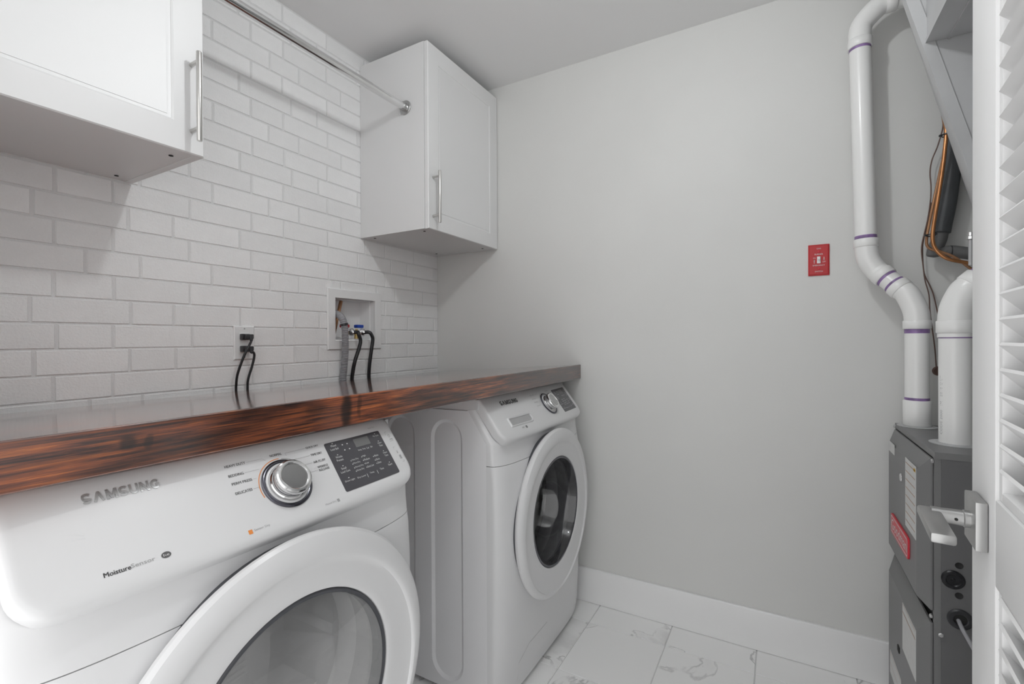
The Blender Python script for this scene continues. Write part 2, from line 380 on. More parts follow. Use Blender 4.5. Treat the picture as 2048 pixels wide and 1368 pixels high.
# tiles
TX = [-.157-.3175*i for i in range(-1, 7)]; TY = [-.916-.309*i for i in range(-3, 7)]
tcache = {}
xs = [0-.001]+[t for t in TX if XW < t < 0]+[XW]; ys = [0-.001]+[t for t in TY if YB < t < 0]+[YB]
xs = sorted(set(xs)); ys = sorted(set(ys))
for i in range(len(xs)-1):
    for j in range(len(ys)-1):
        g = .0016; a, b, c, d = xs[i]+g, xs[i+1]-g, ys[j]+g, ys[j+1]-g
        if b-a < .01 or d-c < .01: continue
        key = (round(b-a, 3), round(d-c, 3))
        if key not in tcache:
            W_, D_ = (b-a)/2, (d-c)/2
            q = MB(); e_ = .0012
            q.add([(-W_, -D_, -.003), (W_, -D_, -.003), (W_, D_, -.003), (-W_, D_, -.003), (-W_+e_, -D_+e_, 0), (W_-e_, -D_+e_, 0), (W_-e_, D_-e_, 0), (-W_+e_, D_-e_, 0)],
                  [(4, 5, 6, 7), (0, 1, 5, 4), (1, 2, 6, 5), (2, 3, 7, 6), (3, 0, 4, 7)])
            tcache[key] = q.mesh('tile', 'tile', norm=False)
        o = bpy.data.objects.new('tile', tcache[key]); o.location = ((a+b)/2, (c+d)/2, 0); link(o, floor)
# bricks
PITCH = .0669; Z0 = 1.0966; JW = .0062
cab_rects = ((-.530, 0, 1.645, 2.38), (-1.92, -1.395, 1.645, 2.38))
A_ = [-2.072+.5205*k+d for k in range(5) for d in (0, .122, .3205)]
B_ = [-2.115+.5205*k+d for k in range(5) for d in (0, .2025, .3165)]
C_ = [q+.067 for q in A_]
bcache = {}
def brick_mesh(wd, ht):
    key = (round(wd, 3), round(ht, 3))
    if key not in bcache:
        a, b = wd/2, ht/2; e_, t = .0016, .0030; q = MB()
        q.add([(-a, 0, -b), (a, 0, -b), (a, 0, b), (-a, 0, b), (-a+e_, -t, -b+e_), (a-e_, -t, -b+e_), (a-e_, -t, b-e_), (-a+e_, -t, b-e_)],
              [(4, 5, 6, 7), (0, 1, 5, 4), (1, 2, 6, 5), (2, 3, 7, 6), (3, 0, 4, 7)])
        bcache[key] = q.mesh('brick', 'brick', norm=False)
    return bcache[key]
nb = 0
def lay(x0, x1, z0, z1):
    global nb
    x0 = max(x0, XW+.003); x1 = min(x1, -.002); z1 = min(z1, H-.001)
    if x1-x0 < .012 or z1-z0 < .01: return
    for (a, b, c, d) in cab_rects:
        if x0 > a and x1 < b and z0 > c and z1 < d: return
    # cut round the opening of the outlet box
    if x1 > BX0-.01 and x0 < BX1+.01 and z1 > BZ0-.01 and z0 < BZ1+.01:
        lay(x0, BX0-.011, z0, z1) if x0 < BX0-.011 else None
        lay(BX1+.011, x1, z0, z1) if x1 > BX1+.011 else None
        c0, c1 = max(x0, BX0-.0105), min(x1, BX1+.0105)
        if z0 < BZ0-.011: lay(c0, c1, z0, BZ0-.011)
        if z1 > BZ1+.011: lay(c0, c1, BZ1+.011, z1)
        return
    o = bpy.data.objects.new('brick', brick_mesh(x1-x0, z1-z0)); o.location = ((x0+x1)/2+random.uniform(-.0006, .0006), 0, (z0+z1)/2+random.uniform(-.0005, .0005))
    o.rotation_euler = (random.uniform(-.004, .004), random.uniform(-.003, .003), 0)
    link(o, wall_left); nb += 1
for n in range(-2, 21):
    z0 = Z0+(n-1)*PITCH+.0022; z1 = Z0+n*PITCH-.0022
    J = A_ if n % 2 == 0 else (B_ if n in (1, 3, 7, 11, 15, 19) else C_)
    J = [q+random.uniform(-.004, .004) for q in J]
    for i in range(len(J)-1):
        if J[i+1] < XW: continue
        lay(J[i]+JW/2, J[i+1]-JW/2, z0, z1)
# baseboard on the plain wall
bbp = [(0, 0), (-.015, 0), (-.015, .143), (-.0135, .147), (-.010, .150), (0, .150)]
bb = MB().prism(bbp, -1.935, -.02, lambda q, a: (q[0]-.0005, a, q[1]+.0015))
struct(bb.build('baseboard_right', 'trimw', ang=25), 'tall white baseboard along the plain wall')

# ------------------------------------------------------------------ ceiling lamp (out of frame, lights the room)
lamp = thing('ceiling_lamp', 'bare bulb ceiling lamp with white round canopy', 'lamp', (LAMP.x, LAMP.y, H))
MB().lathe([(.065, 0), (.065, -.008), (.05, -.02), (.026, -.026), (.022, -.060), (.0, -.060)], (LAMP.x, LAMP.y, H-.0005), (0, 0, 1), 28).build('canopy', 'plastw', lamp)
MB().lathe([(0, -.034), (.02, -.028), (.031, -.012), (.033, .003), (.028, .020), (.016, .043), (.0, .043)], LAMP, (0, 0, 1), 24).build('bulb', 'bulb', lamp, ang=80)

# ------------------------------------------------------------------ countertop
YC = -.8242
cp = [(-.040, 1.0163), (YC+.002, 1.0688), (YC, 1.0668), (YC, 1.007), (YC+.002, 1.005), (-.040, .953)]
ct = MB().prism(cp, -1.912, -.004, lambda q, a: (a, q[0], q[1]))
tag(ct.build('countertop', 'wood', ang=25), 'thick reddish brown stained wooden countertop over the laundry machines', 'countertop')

# ------------------------------------------------------------------ wall cabinets
CD, CZ0, CZ1 = -.3655, 1.6346, 2.3893
def cabinet(x0, x1, hand, label, caps):
    t = thing('wall_cabinet', label, 'cabinet', ((x0+x1)/2, -.004, CZ0))
    th = .018; yb = -.0045
    b = MB()
    b.box(x0, x0+th, CD, yb, CZ0, CZ1); b.box(x1-th, x1, CD, yb, CZ0, CZ1)
    b.box(x0+th, x1-th, CD, yb, CZ0+.0015, CZ0+.0015+th); b.box(x0+th, x1-th, CD, yb, CZ1-th, CZ1)
    b.box(x0+th, x1-th, yb-.008, yb, CZ0+.02, CZ1-.018)
    b.build('body', 'cab', t)
    # door slab with routed frame and recessed centre panel
    dx0, dx1, dz0, dz1 = x0+.0015, x1-.0015, CZ0-.001, CZ1-.002
    yf, ybk = -.3855, -.3675
    loops = []
    for ins, dy in ((0, .003), (.0025, 0), (.066, 0), (.070, .0025), (.0705, .0042), (.078, .0058), (.0785, .0042), (.082, .0050)):
        loops.append([(dx0+ins, yf+dy, dz0+ins), (dx1-ins, yf+dy, dz0+ins), (dx1-ins, yf+dy, dz1-ins), (dx0+ins, yf+dy, dz1-ins)])
    v = [(dx0, ybk, dz0), (dx1, ybk, dz0), (dx1, ybk, dz1), (dx0, ybk, dz1)]
    for L in loops: v += L
    f = [(3, 2, 1, 0)]
    for i in range(len(loops)):
        a = i*4
        f += [(a+k, a+(k+1) % 4, a+4+(k+1) % 4, a+4+k) for k in range(4)]
    n = len(v); f.append((n-4, n-3, n-2, n-1))
    d = MB().add(v, f).build('door', 'cab', t, ang=20)
    hx = x1-.030 if hand == 'r' else x0+.030
    yh = -.4205
    hb = MB()
    hb.tube([(hx, yh, 1.657), (hx, yh, 1.659), (hx, yh, 1.866), (hx, yh, 1.868)], [.0052, .006, .006, .0052], 18)
    for z in (1.688, 1.846): hb.tube([(hx, yf+.0003, z), (hx, yh, z)], .0048, 14)
    hb.build('handle', 'steel', d)
    for (cx, cy) in caps:
        MB().lathe([(0, 0), (.005, 0), (.005, .0012), (0, .0012)], (cx, cy, CZ0), (0, 0, 1), 16).build('screw_hole', 'hole', t)
    return t
cabinet(-1.917, -1.3835, 'r', 'white wall cabinet nearest the camera, above the dryer, cut off by the photo', ((-1.4307, -.3254), (-1.434, -.0421)))
cabinet(-.5372, -.003, 'l', 'white wall cabinet in the corner, its side holding the rod flange', ((-.4929, -.3277), (-.4998, -.051), (-.0557, -.3291), (-.06, -.0435)))

# ------------------------------------------------------------------ hanging rod
RY, RZ = -.2676, 2.1437
rod = thing('closet_rod', 'round chrome hanging rod spanning between the two wall cabinets', 'rod', (-.96, RY, RZ))
MB().tube([(-1.381, RY, RZ), (-.556, RY, RZ)], .0145, 32).build('tube', 'chrome', rod)
for x, s in ((-.5378, -1), (-1.3829, 1)):
    fl = MB().lathe([(0, 0), (.029, 0), (.029, .003), (.0275, .0045), (.019, .005), (.0175, .007), (.0172, .022), (.0163, .023), (0, .023)], (x, RY, RZ), (s, 0, 0), 32).build('flange', 'nickel', rod)
    for a in (90, 210, 330):
        MB().lathe([(0, .0046), (.0034, .0046), (.0026, .0062), (0, .0066)], (x, RY+.0235*math.sin(R(a)), RZ+.0235*math.cos(R(a+90))*1), (s, 0, 0), 12).build('screw', 'screw', fl)

# ------------------------------------------------------------------ laundry machines
WM = .686
def lerp_tab(tab, z):
    for i in range(len(tab)-1):
        if tab[i][0] <= z <= tab[i+1][0]:
            t = (z-tab[i][0])/(tab[i+1][0]-tab[i][0]); t = t*t*(3-2*t)*.5+t*.5
            return tab[i][1]+(tab[i+1][1]-tab[i][1])*t
    return tab[0][1] if z < tab[0][0] else tab[-1][1]
AMP = [(.02, .050), (.08, .062), (.20, .070), (.40, .079), (.57, .081), (.69, .079), (.754, .072), (.79, .062), (.815, .056), (.84, .054), (.87, .056), (1.0, .056)]
def plan(u):
    s = min(1.0, abs(2*u/WM-1)); return max(0.0, 1-s**4)**(1/3)
def base_v(z): return 0.0 if z < .852 else -(z-.852)*.70
def front_v(u, z): return base_v(z)+plan(u)*lerp_tab(AMP, z)
SA, CA = .610, .792
ROLL = [(-.070, 0, 0)]
def panel_vz(t):
    """profile of the tilted control panel: t along its face, rolling under at the lower edge"""
    if t >= -.0675: return .027-t*SA, .93+t*CA
    d = -.0675-t; r = .020; a = min(d/r, 2.2)
    v0, z0 = .027+.0675*SA, .93-.0675*CA
    # direction of travel starts down/forward (SA, -CA) and turns inwards
    th0 = math.atan2(-CA, SA)
    cx, cz = v0 + r*math.cos(th0-math.pi/2), z0 + r*math.sin(th0-math.pi/2)
    ang = th0+math.pi/2 - a
    return cx+r*math.cos(ang), cz+r*math.sin(ang)
def bow(u): s = abs(2*u/WM-1); return -.015*s**2.6
def machine(kind, x0, ys_, label):
    t = thing(kind, label, 'washer' if kind == 'washing_machine' else 'dryer', (x0+WM/2, ys_+.35, 0))
    Wd = lambda u, v, z: Vector((x0+u, ys_-v, z))
    PS = lambda u, tt, h=0.0: (lambda q: Wd(u, q[0]+bow(u)+h*CA, q[1]+h*SA))(panel_vz(tt))
    yb = -.125
    # cabinet shell (profile with the cut front corner); side walls stamped with long rounded panels
    prof = [(yb, .018), (yb, .944), (ys_+.069, .953), (ys_, .851), (ys_, .018)]
    b = MB()
    n = len(prof)
    for x in (x0, x0+WM):
        stam = [(-.579, -.7105)] if True else []
        holes = [(ys_+.803-.579, ys_+.803-.7105), (ys_+.803-.376, ys_+.803-.5075), (ys_+.803-.173, ys_+.803-.3045)]
        bm = bmesh.new()
        def face(pts): return bm.faces.new([bm.verts.new((x, q[0], q[1])) for q in pts])
        zt_, zb2, zlo, zhi = .919, .045, .018, .944
        face([(ys_, zlo), (ys_, .851), (ys_+.069, .953), (holes[0][1], .9525), (holes[0][1], zlo)])
        dirn = 1 if x == x0 else -1
        ztop = lambda y: .953+(y-(ys_+.069))*(.944-.953)/(yb-(ys_+.069))
        for hi, (ya, yb2) in enumerate(holes):          # ya nearer the wall, yb2 nearer the front
            yc, rr = (ya+yb2)/2, abs(ya-yb2)/2
            def half(r, top):
                c_ = zt_-rr if top else zb2+rr; sg = 1 if top else -1
                return [(yc-r*math.cos(math.pi*k/14), c_+sg*r*math.sin(math.pi*k/14)) for k in range(15)]
            face([(ya, ztop(ya)), (yb2, ztop(yb2))]+half(rr, True)); face([(ya, zlo), (yb2, zlo)]+half(rr, False))
            nxt = holes[hi+1][1] if hi+1 < len(holes) else yb
            face([(nxt, zlo), (nxt, ztop(nxt)), (ya, ztop(ya)), (ya, zlo)])
            prev = None
            for ins, dep in ((0, 0), (.0025, .0012), (.0085, .0058), (.011, .0068)):
                ring_ = [bm.verts.new((x+dirn*dep, q[0], q[1])) for q in half(rr-ins, True)+half(rr-ins, False)[::-1]]
                if prev: [bm.faces.new((prev[i], prev[(i+1) % len(prev)], ring_[(i+1) % len(prev)], ring_[i])) for i in range(len(prev))]
                prev = ring_
            bm.faces.new(prev)
        b.bm(bm)
    v = [(x0, q[0], q[1]) for q in prof]+[(x0+WM, q[0], q[1]) for q in prof]
    b.add(v, [(i, i+1, n+i+1, n+i) for i in range(3)]+[(n-1, 0, n, 2*n-1)])
    b.build('body', 'appside', t, ang=20)
    tp = [(ys_+.035, .958), (ys_+.035, .990), (-.60, .985), (-.40, .971), (yb-.01, .9545), (yb-.01, .9455), (ys_+.069, .954)]
    MB().prism(tp, x0+.003, x0+WM-.003, lambda q, a: (a, q[0], q[1])).build('top_cover', 'app', t, ang=20)
    # front in two skins, meeting at a seam at z=.782; door hole left open
    cz = .55
    def keep(q):
        return not all(math.hypot(p.x-(x0+WM/2), p.z-cz) < .27 for p in q)
    def ucoord(s):  # denser at the sides
        s = 2*s-1; return WM/2*(1+math.copysign(1-(1-abs(s))**1.7, s))
    lo = MB().grid(lambda a, c: Wd(ucoord(a), front_v(ucoord(a), .02+c*(.781-.02)), .02+c*(.781-.02)), 64, 60, keep)
    lo.grid(lambda a, c: Wd(ucoord(a), front_v(ucoord(a), .781)*(1-c*.12), .781), 64, 1)
    lo.grid(lambda a, c: Wd(ucoord(a), front_v(ucoord(a), .02)*(1-c), .02), 64, 1)
    lo.build('lower_front', 'app', t, ang=50)
    uf = MB().grid(lambda a, c: Wd(ucoord(a), front_v(ucoord(a), .7825+c*(.956-.7825)), .7825+c*(.956-.7825)), 64, 26, keep)
    uf.grid(lambda a, c: Wd(ucoord(a), front_v(ucoord(a), .7825)*(1-c*.12), .7825), 64, 1)
    uf.grid(lambda a, c: Wd(ucoord(a), front_v(ucoord(a), .956)*(1-c)+base_v(.956)*c, .956), 64, 1)
    uf.build('upper_front', 'app', t, ang=50)
    # control panel: rounded outline mapped on the tilted, bowed face
    pl, pr, pb, pt, rc = .010, WM-.010, -.089, .088, .050
    out = []
    def arc(cx, cy, r, a0, a1, k=9): return [(cx+r*math.cos(R(a0+(a1-a0)*i/k)), cy+r*math.sin(R(a0+(a1-a0)*i/k))) for i in range(k+1)]
    out += arc(pl+rc, pb+rc, rc, 180, 270); out += [(pl+rc+(pr-pl-2*rc)*i/24, pb) for i in range(1, 24)]
    out += arc(pr-rc, pb+rc, rc, 270, 360); out += [(pr, pb+rc+(pt-pb-rc-.02)*i/8) for i in range(1, 8)]
    out += arc(pr-.02, pt-.02, .02, 0, 90); out += [(pr-.02-(pr-pl-.04)*i/24, pt) for i in range(1, 24)]
    out += arc(pl+.02, pt-.02, .02, 90, 180); out += [(pl, pt-.02-(pt-pb-rc-.02)*i/8) for i in range(1, 8)]
    P = MB(); N = len(out); vv = []; ff = []
    rings = [(0, -.030), (0, -.012), (.0008, -.0045), (.003, -.0012), (.007, 0), (.014, 0), (.021, 0), (.029, 0), (.040, 0), (.055, 0), (.075, 0)]
    for ins, h in rings:
        hw, hh = (pr-pl)/2, (pt-pb)/2; mx, my = (pr+pl)/2, (pt+pb)/2
        fx, fy = (hw-ins)/hw, (hh-ins)/hh
        for (a, c) in out: vv.append(PS(mx+(a-mx)*fx, my+(c-my)*fy, h))
    for i in range(len(rings)-1):
        ff += [(i*N+j, i*N+(j+1) % N, (i+1)*N+(j+1) % N, (i+1)*N+j) for j in range(N)]
    # close the middle by bridging to a centre line
    last = (len(rings)-1)*N; ctr = {}
    for j in range(N):
        q = vv[last+j]; 
    mid = []
    for j in range(N):
        a, c = out[j]; mid.append(PS((pr+pl)/2+(a-(pr+pl)/2)*((pr-pl)/2-.075)/((pr-pl)/2), (pt+pb)/2, 0))
    vv += mid; lm = len(rings)*N
    ff += [(last+j, last+(j+1) % N, lm+(j+1) % N, lm+j) for j in range(N)]
    P.add(vv, ff)
    cpan = P.build('control_panel', 'app', t, ang=50, norm=True)
    S = lambda h: (lambda a, c: PS(a, c, h))
    # display window
    is_d = kind == 'tumble_dryer'
    dl, dr, db, dt = (.472, .630, -.056, .054) if is_d else (.503, .640, -.050, .056)
    def rrect(l, r_, b_, t_, rad, h0, h1, mb, k=6):
        o2 = arc(l+rad, b_+rad, rad, 180, 270, k)+arc(r_-rad, b_+rad, rad, 270, 360, k)+arc(r_-rad, t_-rad, rad, 0, 90, k)+arc(l+rad, t_-rad, rad, 90, 180, k)
        nn = len(o2); v3 = [PS(a, c, h0) for a, c in o2]+[PS(a, c, h1) for a, c in o2]
        mb.add(v3, [(i, (i+1) % nn, nn+(i+1) % nn, nn+i) for i in range(nn)])
        # top as strips so it follows the bowed face
        nx = 10
        for i in range(nx):
            xa, xb = l+rad+(r_-l-2*rad)*i/nx, l+rad+(r_-l-2*rad)*(i+1)/nx
            mb.add([PS(xa, b_, h1), PS(xb, b_, h1), PS(xb, t_, h1), PS(xa, t_, h1)], [(0, 1, 2, 3)])
        for xa, ks in ((l+rad, (0, 3)), (r_-rad, (1, 2))):
            c1 = o2[ks[0]*(k+1):(ks[0]+1)*(k+1)]; c2 = o2[ks[1]*(k+1):(ks[1]+1)*(k+1)]
            pts = c1+c2 if ks[0] == 1 else c2+c1
            pts = [PS(a, c, h1) for a, c in pts]; mb.add(pts, [tuple(range(len(pts)))])
        return mb
    disp = rrect(dl, dr, db, dt, .004, -.003, .0008, MB()).build('display_panel', 'panel', cpan, ang=40)
    lcdr = (.5462, .5894, .0288, .0482) if is_d else (.566, .604, .030, .049)
    rrect(*lcdr, .001, .0006, .0011, MB()).build('screen', 'lcd', disp)
    TW = MB()
    rows = [('Mixed', .4853, .4985, .0430), ('Load Bell', .481, .501, .0352), ('Wrinkle', .4842, .5007, .0164), ('Prevent', .4835, .5001, .0094), ('Small', .4844, .497, -.0098), ('Load Care', .4798, .503, -.0170),
            ('Drum Light', .4794, .5044, -.0381), ('Dry Level', .5114, .5336, -.0390), ('Temp.', .5468, .560, -.0378), ('Time', .5779, .5894, -.0367),
            ('Very Dry', .5185, .5367, .0014), ('More Dry', .5185, .5374, -.0066), ('Normal Dry', .5185, .5414, -.0156), ('Damp Dry', .5185, .5388, -.0234),
            ('High', .549, .5586, .0030), ('Medium', .549, .5651, -.0056), ('Low', .549, .5577, -.0136), ('Extra Low', .549, .5676, -.0224),
            ('40min', .580, .5926, -.0040), ('30min', .580, .5915, -.0132), ('20min', .580, .5914, -.0214),
            ('My Cycle', .6052, .6231, .0405), ('Adjust', .608, .6207, .0215), ('Time', .609, .620, .0150), ('Adjust', .609, .6225, -.0045), ('Time', .610, .621, -.0110), ('Start', .6062, .6195, -.0338),
            ('Sensing', .5462, .5560, .0185), ('Drying', .5590, .5675, .0185), ('Cool', .5710, .5780, .0185), ('End', .5830, .5885, .0190)]
    if not is_d:
        sh = lambda a: dl+(a-.472)*(dr-dl)/.158
        rows = [(a, sh(b_), sh(c_), d_*.97) for a, b_, c_, d_ in rows]
        ren = {'Dry Level': 'Spin', 'Drum Light': 'Soil Level', 'Very Dry': 'High', 'More Dry': 'Medium', 'Normal Dry': 'Low', 'Damp Dry': 'No Spin', 'Mixed': 'Steam', 'Load Bell': 'Sanitize', 'Wrinkle': 'Extra', 'Prevent': 'Rinse', 'Small': 'Delay', 'Load Care': 'End', 'High': 'Hot', 'Medium': 'Warm', 'Low': 'Eco', 'Extra Low': 'Cold', '40min': 'Heavy', '30min': 'Normal', '20min': 'Light', 'Time': 'Soil', 'Drying': 'Rinse', 'Cool': 'Spin'}
        rows = [(ren.get(a, a), b_, c_, d_) for a, b_, c_, d_ in rows]
    for (s_, a, c, y_) in rows: put_text(TW, s_, a, c, y_, S(.0013), h=.0046 if len(s_) > 3 else .0042)
    dots = [(.4915, .0505), (.4915, .0238), (.4915, -.0020), (.4915, -.0295), (.6135, .0485), (.6135, .0290), (.6135, .0030), (.6135, -.0265),
            (.516, .0030), (.516, -.0050), (.516, -.0140), (.516, -.0218), (.5465, .0046), (.5465, -.0040), (.5465, -.0120), (.5465, -.0208), (.5775, -.0024), (.5775, -.0116), (.5775, -.0198),
            (.514, .0425), (.527, .0425), (.514, .030), (.527, .030)]
    for (a, c) in dots:
        a2 = a if is_d else sh(a)
        rx_ = .0019 if a in (.4915, .6135) or a in (.514, .527) else .0010; ry_ = .0009 if a in (.4915, .6135) else .0014
        TW.add([PS(a2+rx_*math.cos(k*math.pi/4), c+ry_*math.sin(k*math.pi/4), .0013) for k in range(8)], [tuple(range(8))])
    for a in (.5385, .5683):
        a2 = a if is_d else sh(a)
        TW.add([PS(a2-.0005, -.0425, .0013), PS(a2+.0005, -.0425, .0013), PS(a2+.0005, -.034, .0013), PS(a2-.0005, -.034, .0013)], [(0, 1, 2, 3)])
    TW.build('display_lettering', 'inkw', disp, norm=False)
    # knob
    kc, kt, kr = (.366, -.003, 1.0) if is_d else (.412, .004, 1.0)
    o3 = PS(kc, kt, 0); ax = Vector((0, -CA, SA)) 
    ax = (PS(kc, kt, .01)-PS(kc, kt, 0)).normalized()
    kn = MB().lathe([(.046, -.002), (.0465, .0022), (.0445, .0038), (.0415, .0042), (.0400, .0036), (.0395, .001), (0, .001)], o3, ax, 56).build('knob_ring', 'chrome_d', cpan)
    MB().lathe([(.0397, .000), (.0394, .0034), (.036, .0045), (.0345, .0035), (0, .0035)], o3, ax, 56).build('knob_collar', 'app', kn)
    kb = MB().lathe([(.0335, .003), (.0335, .006), (.0318, .0085), (.0322, .014), (.0318, .0165), (.0330, .019), (.0335, .0225), (.0322, .0265), (.0295, .0285), (.0265, .0288), (.0245, .0278), (.0240, .0262), (0, .0262)], o3, ax, 56).build('knob', 'chrome', cpan, ang=28)
    MB().lathe([(.0239, .0262), (.0232, .0270), (0, .0270)], o3, ax, 48).build('knob_face', 'knobface', kb)
    # print round the knob
    pk = MB(); pg = MB(); po = MB()
    def line(mb, pts, w_=.0004):
        for (a, c), (a2, c2) in zip(pts[:-1], pts[1:]):
            dx, dy = a2-a, c2-c; l_ = math.hypot(dx, dy); nx, ny = -dy/l_*w_/2, dx/l_*w_/2; k = max(1, int(l_/.01))
            for i in range(k):
                q0, q1 = i/k, (i+1)/k
                mb.add([PS(a+dx*q0+nx, c+dy*q0+ny, .0005), PS(a+dx*q0-nx, c+dy*q0-ny, .0005), PS(a+dx*q1-nx, c+dy*q1-ny, .0005), PS(a+dx*q1+nx, c+dy*q1+ny, .0005)], [(0, 1, 2, 3)])
    def arcb(mb, r0, r1, a0, a1, k=28):
        v3 = []
        for i in range(k+1):
            a = R(a0+(a1-a0)*i/k); v3 += [PS(kc+r0*math.cos(a), kt+r0*math.sin(a), .0005), PS(kc+r1*math.cos(a), kt+r1*math.sin(a), .0005)]
        mb.add(v3, [(2*i, 2*i+1, 2*i+3, 2*i+2) for i in range(k)])
    if is_d:
        for s_, a, c, y_ in (('HEAVY DUTY', .275, .3098, .0518), ('BEDDING', .2754, .3005, .0339), ('PERM PRESS', .2758, .3097, .0189), ('DELICATES', .2755, .3037, .0017), ('NORMAL', .3558, .379, .0530),
                            ('QUICK DRY', .4301, .4592, .0521), ('TIME DRY', .4339, .4598, .0354), ('AIR FLUFF', .4325, .4601, .0196), ('WRINKLE', .4362, .4603, .0076), ('RELEASE', .4371, .4609, .0009)):
            put_text(pk, s_, a, c, y_, S(.0005), h=.0047, heavy=True)
        arcb(po, .0492, .0506, 86, 196); arcb(pg, .0490, .0500, 60, 80)
        line(pg, [(.312, .0540), (.340, .0540), (.345, .0490)]); line(pg, [(.303, .0360), (.328, .0360)]); line(pg, [(.312, .0210), (.318, .0210)]); line(pg, [(.306, .0040), (.316, .0040)])
        line(pg, [(.428, .0545), (.386, .0545), (.386, .0485)]); line(pg, [(.432, .0375), (.396, .0375)]); line(pg, [(.431, .0218), (.410, .0218)]); line(pg, [(.435, .0045), (.414, .0045)])
        put_text(pk, 'Moisture', .0914, .1195, -.0580, S(.0005), h=.0062, heavy=True); put_text(pk, 'Moisture', .0916, .1197, -.0578, S(.0005), h=.0062, heavy=True); put_text(pg, 'Sensor', .1200, .1469, -.0570, S(.0005), h=.0056)
        put_text(pg, 'Sensor Dry', .2815, .3081, -.0665, S(.0005), h=.0048); put_text(pg, 'Manual Dry', .4179, .4420, -.0675, S(.0005), h=.0044)
        po.add([PS(.2721, -.0680, .0005), PS(.2785, -.0680, .0005), PS(.2785, -.0610, .0005), PS(.2721, -.0610, .0005)], [(0, 1, 2, 3)])
        pg.add([PS(.4445, -.0680, .0005), PS(.4500, -.0680, .0005), PS(.4500, -.0620, .0005), PS(.4445, -.0620, .0005)], [(0, 1, 2, 3)])
        put_text(pg, 'Smart Care', .603, .6232, .0640, S(.0005), h=.0032)
        # power / start outlines at the right end
        line(pk, [(.6465, .038), (.6465, .046), (.6525, .046)]); line(pk, [(.650, .0205), (.6605, .0205), (.6605, .026)]); put_text(pk, 'POWER', .6515, .6605, .0235, S(.0005), h=.0032)
        v3 = [PS(.6545+.003*math.cos(R(a)), .0345+.0038*math.sin(R(a)), .0005) for a in range(120, 421, 30)]
        line(pk, [(.6545+.003*math.cos(R(a)), .0345+.0038*math.sin(R(a))) for a in range(120, 421, 30)], .0005); line(pk, [(.6545, .035), (.6545, .0395)], .0005)
        line(pk, [(.6485, -.001), (.6485, .0042), (.6535, .0042)]); line(pk, [(.655, -.0360), (.6625, -.0360), (.6625, -.031)])
        line(pk, [(.652, -.0060), (.656, -.0120), (.652, -.0120), (.656, -.0060)], .0006)
        for i in range(4): line(pk, [(.6535, -.0190-i*.0026), (.6600, -.0190-i*.0026)], .0009)
        sm = (.0915, .1808, .0455, .0150)
        ov = (.1602, -.0545, .0060, .0045)
    else:
        for s_, a, c, y_ in (('HEAVY DUTY', .3105, .3444, .0518), ('BEDDING', .3107, .3400, .0350), ('PERM PRESS', .3115, .3402, .0205), ('DELICATES', .3153, .3477, .0045), ('NORMAL', .4698-.028, .5033-.028, .0560)):
            put_text(pg, s_, a, c, y_, S(.0005), h=.0044)
        arcb(pg, .0495, .0503, 70, 200)
        line(pg, [(.347, .054), (.372, .054)]); line(pg, [(.342, .037), (.366, .037)]); line(pg, [(.344, .0225), (.362, .0225)])
        put_text(pk, 'VRT', .1362, .1520, -.0575, S(.0005), h=.0058)
        sm = (.0996, .2097, .0400, .0165); ov = (.1650, -.0548, .0060, .0048)
        for y_ in (.040, .015, -.012, -.035): line(pg, [(.650, y_), (.658, y_-.006)], .0008)
    ovm = MB()
    k = 20; ovm.add([PS(ov[0]+ov[2]*math.cos(2*math.pi*i/k), ov[1]+ov[3]*math.sin(2*math.pi*i/k), .0005) for i in range(k)], [tuple(range(k))])
    pk.add(ovm.v, ovm.f)
    for o_, in ((pk.build('lettering', 'ink', cpan, norm=False),), (pg.build('fine_lettering', 'inkl', cpan, norm=False),)): o_['kind'] = 'stuff'
    ow = MB(); put_text(ow, 'he', ov[0]-.0035, ov[0]+.0035, ov[1]-.0018, S(.0009), h=.0036); ow.build('logo_mark', 'inkw', cpan, norm=False)
    if is_d: po.build('orange_print', 'orange', cpan, norm=False)['kind'] = 'stuff'
    # raised maker lettering
    v2, f2 = block_word('SAMSUNG', .235)
    nv = len(v2); fx_, fy_ = sm[1]-sm[0], sm[3]
    top = [PS(sm[0]+q[0]*fx_, sm[2]+q[1]*fy_, .0012) for q in v2]; bot = [PS(sm[0]+q[0]*fx_, sm[2]+q[1]*fy_, -.0004) for q in v2]
    ec = {}
    for q in f2:
        for i in range(len(q)):
            e_ = (q[i], q[(i+1) % len(q)]); ec[e_] = ec.get(e_, 0)+1
    rim = [e_ for e_ in ec if (e_[1], e_[0]) not in ec]
    MB().add(top+bot, list(f2)+[(a, c, nv+c, nv+a) for a, c in rim]).build('maker_lettering', 'letterm' if is_d else 'ink', cpan, ang=30, norm=False)['kind'] = 'stuff'
    if not is_d:
        # detergent drawer grip: raised rim round a flat floor, recess shade painted as darker grey
        dl2, dr2, db2, dt2 = .0880, .2290, -.0400, -.0125
        g = MB(); k = 14; g2 = []
        oo = arc(dl2+.003, db2+.003, .003, 180, 270, 4)+arc(dr2-.012, db2+.012, .012, 270, 360, 5)+arc(dr2-.008, dt2-.008, .008, 0, 90, 5)+arc(dl2+.003, dt2-.003, .003, 90, 180, 4)
        nn = len(oo); mx, my = (dl2+dr2)/2, (db2+dt2)/2
        fr = []
        for fac, h in ((1.16, -.001), (1.12, .0030), (1.05, .0048), (.98, .0045), (.93, .0010)):
            fr += [PS(mx+(a-mx)*(1+(fac-1)*.45), my+(c-my)*(1+(fac-1)*2.2), h) for a, c in oo]
        g.add(fr, [(i*nn+j, i*nn+(j+1) % nn, (i+1)*nn+(j+1) % nn, (i+1)*nn+j) for i in range(4) for j in range(nn)])
        dw = g.build('drawer_grip_rim', 'app', cpan, ang=40)
        g = MB()
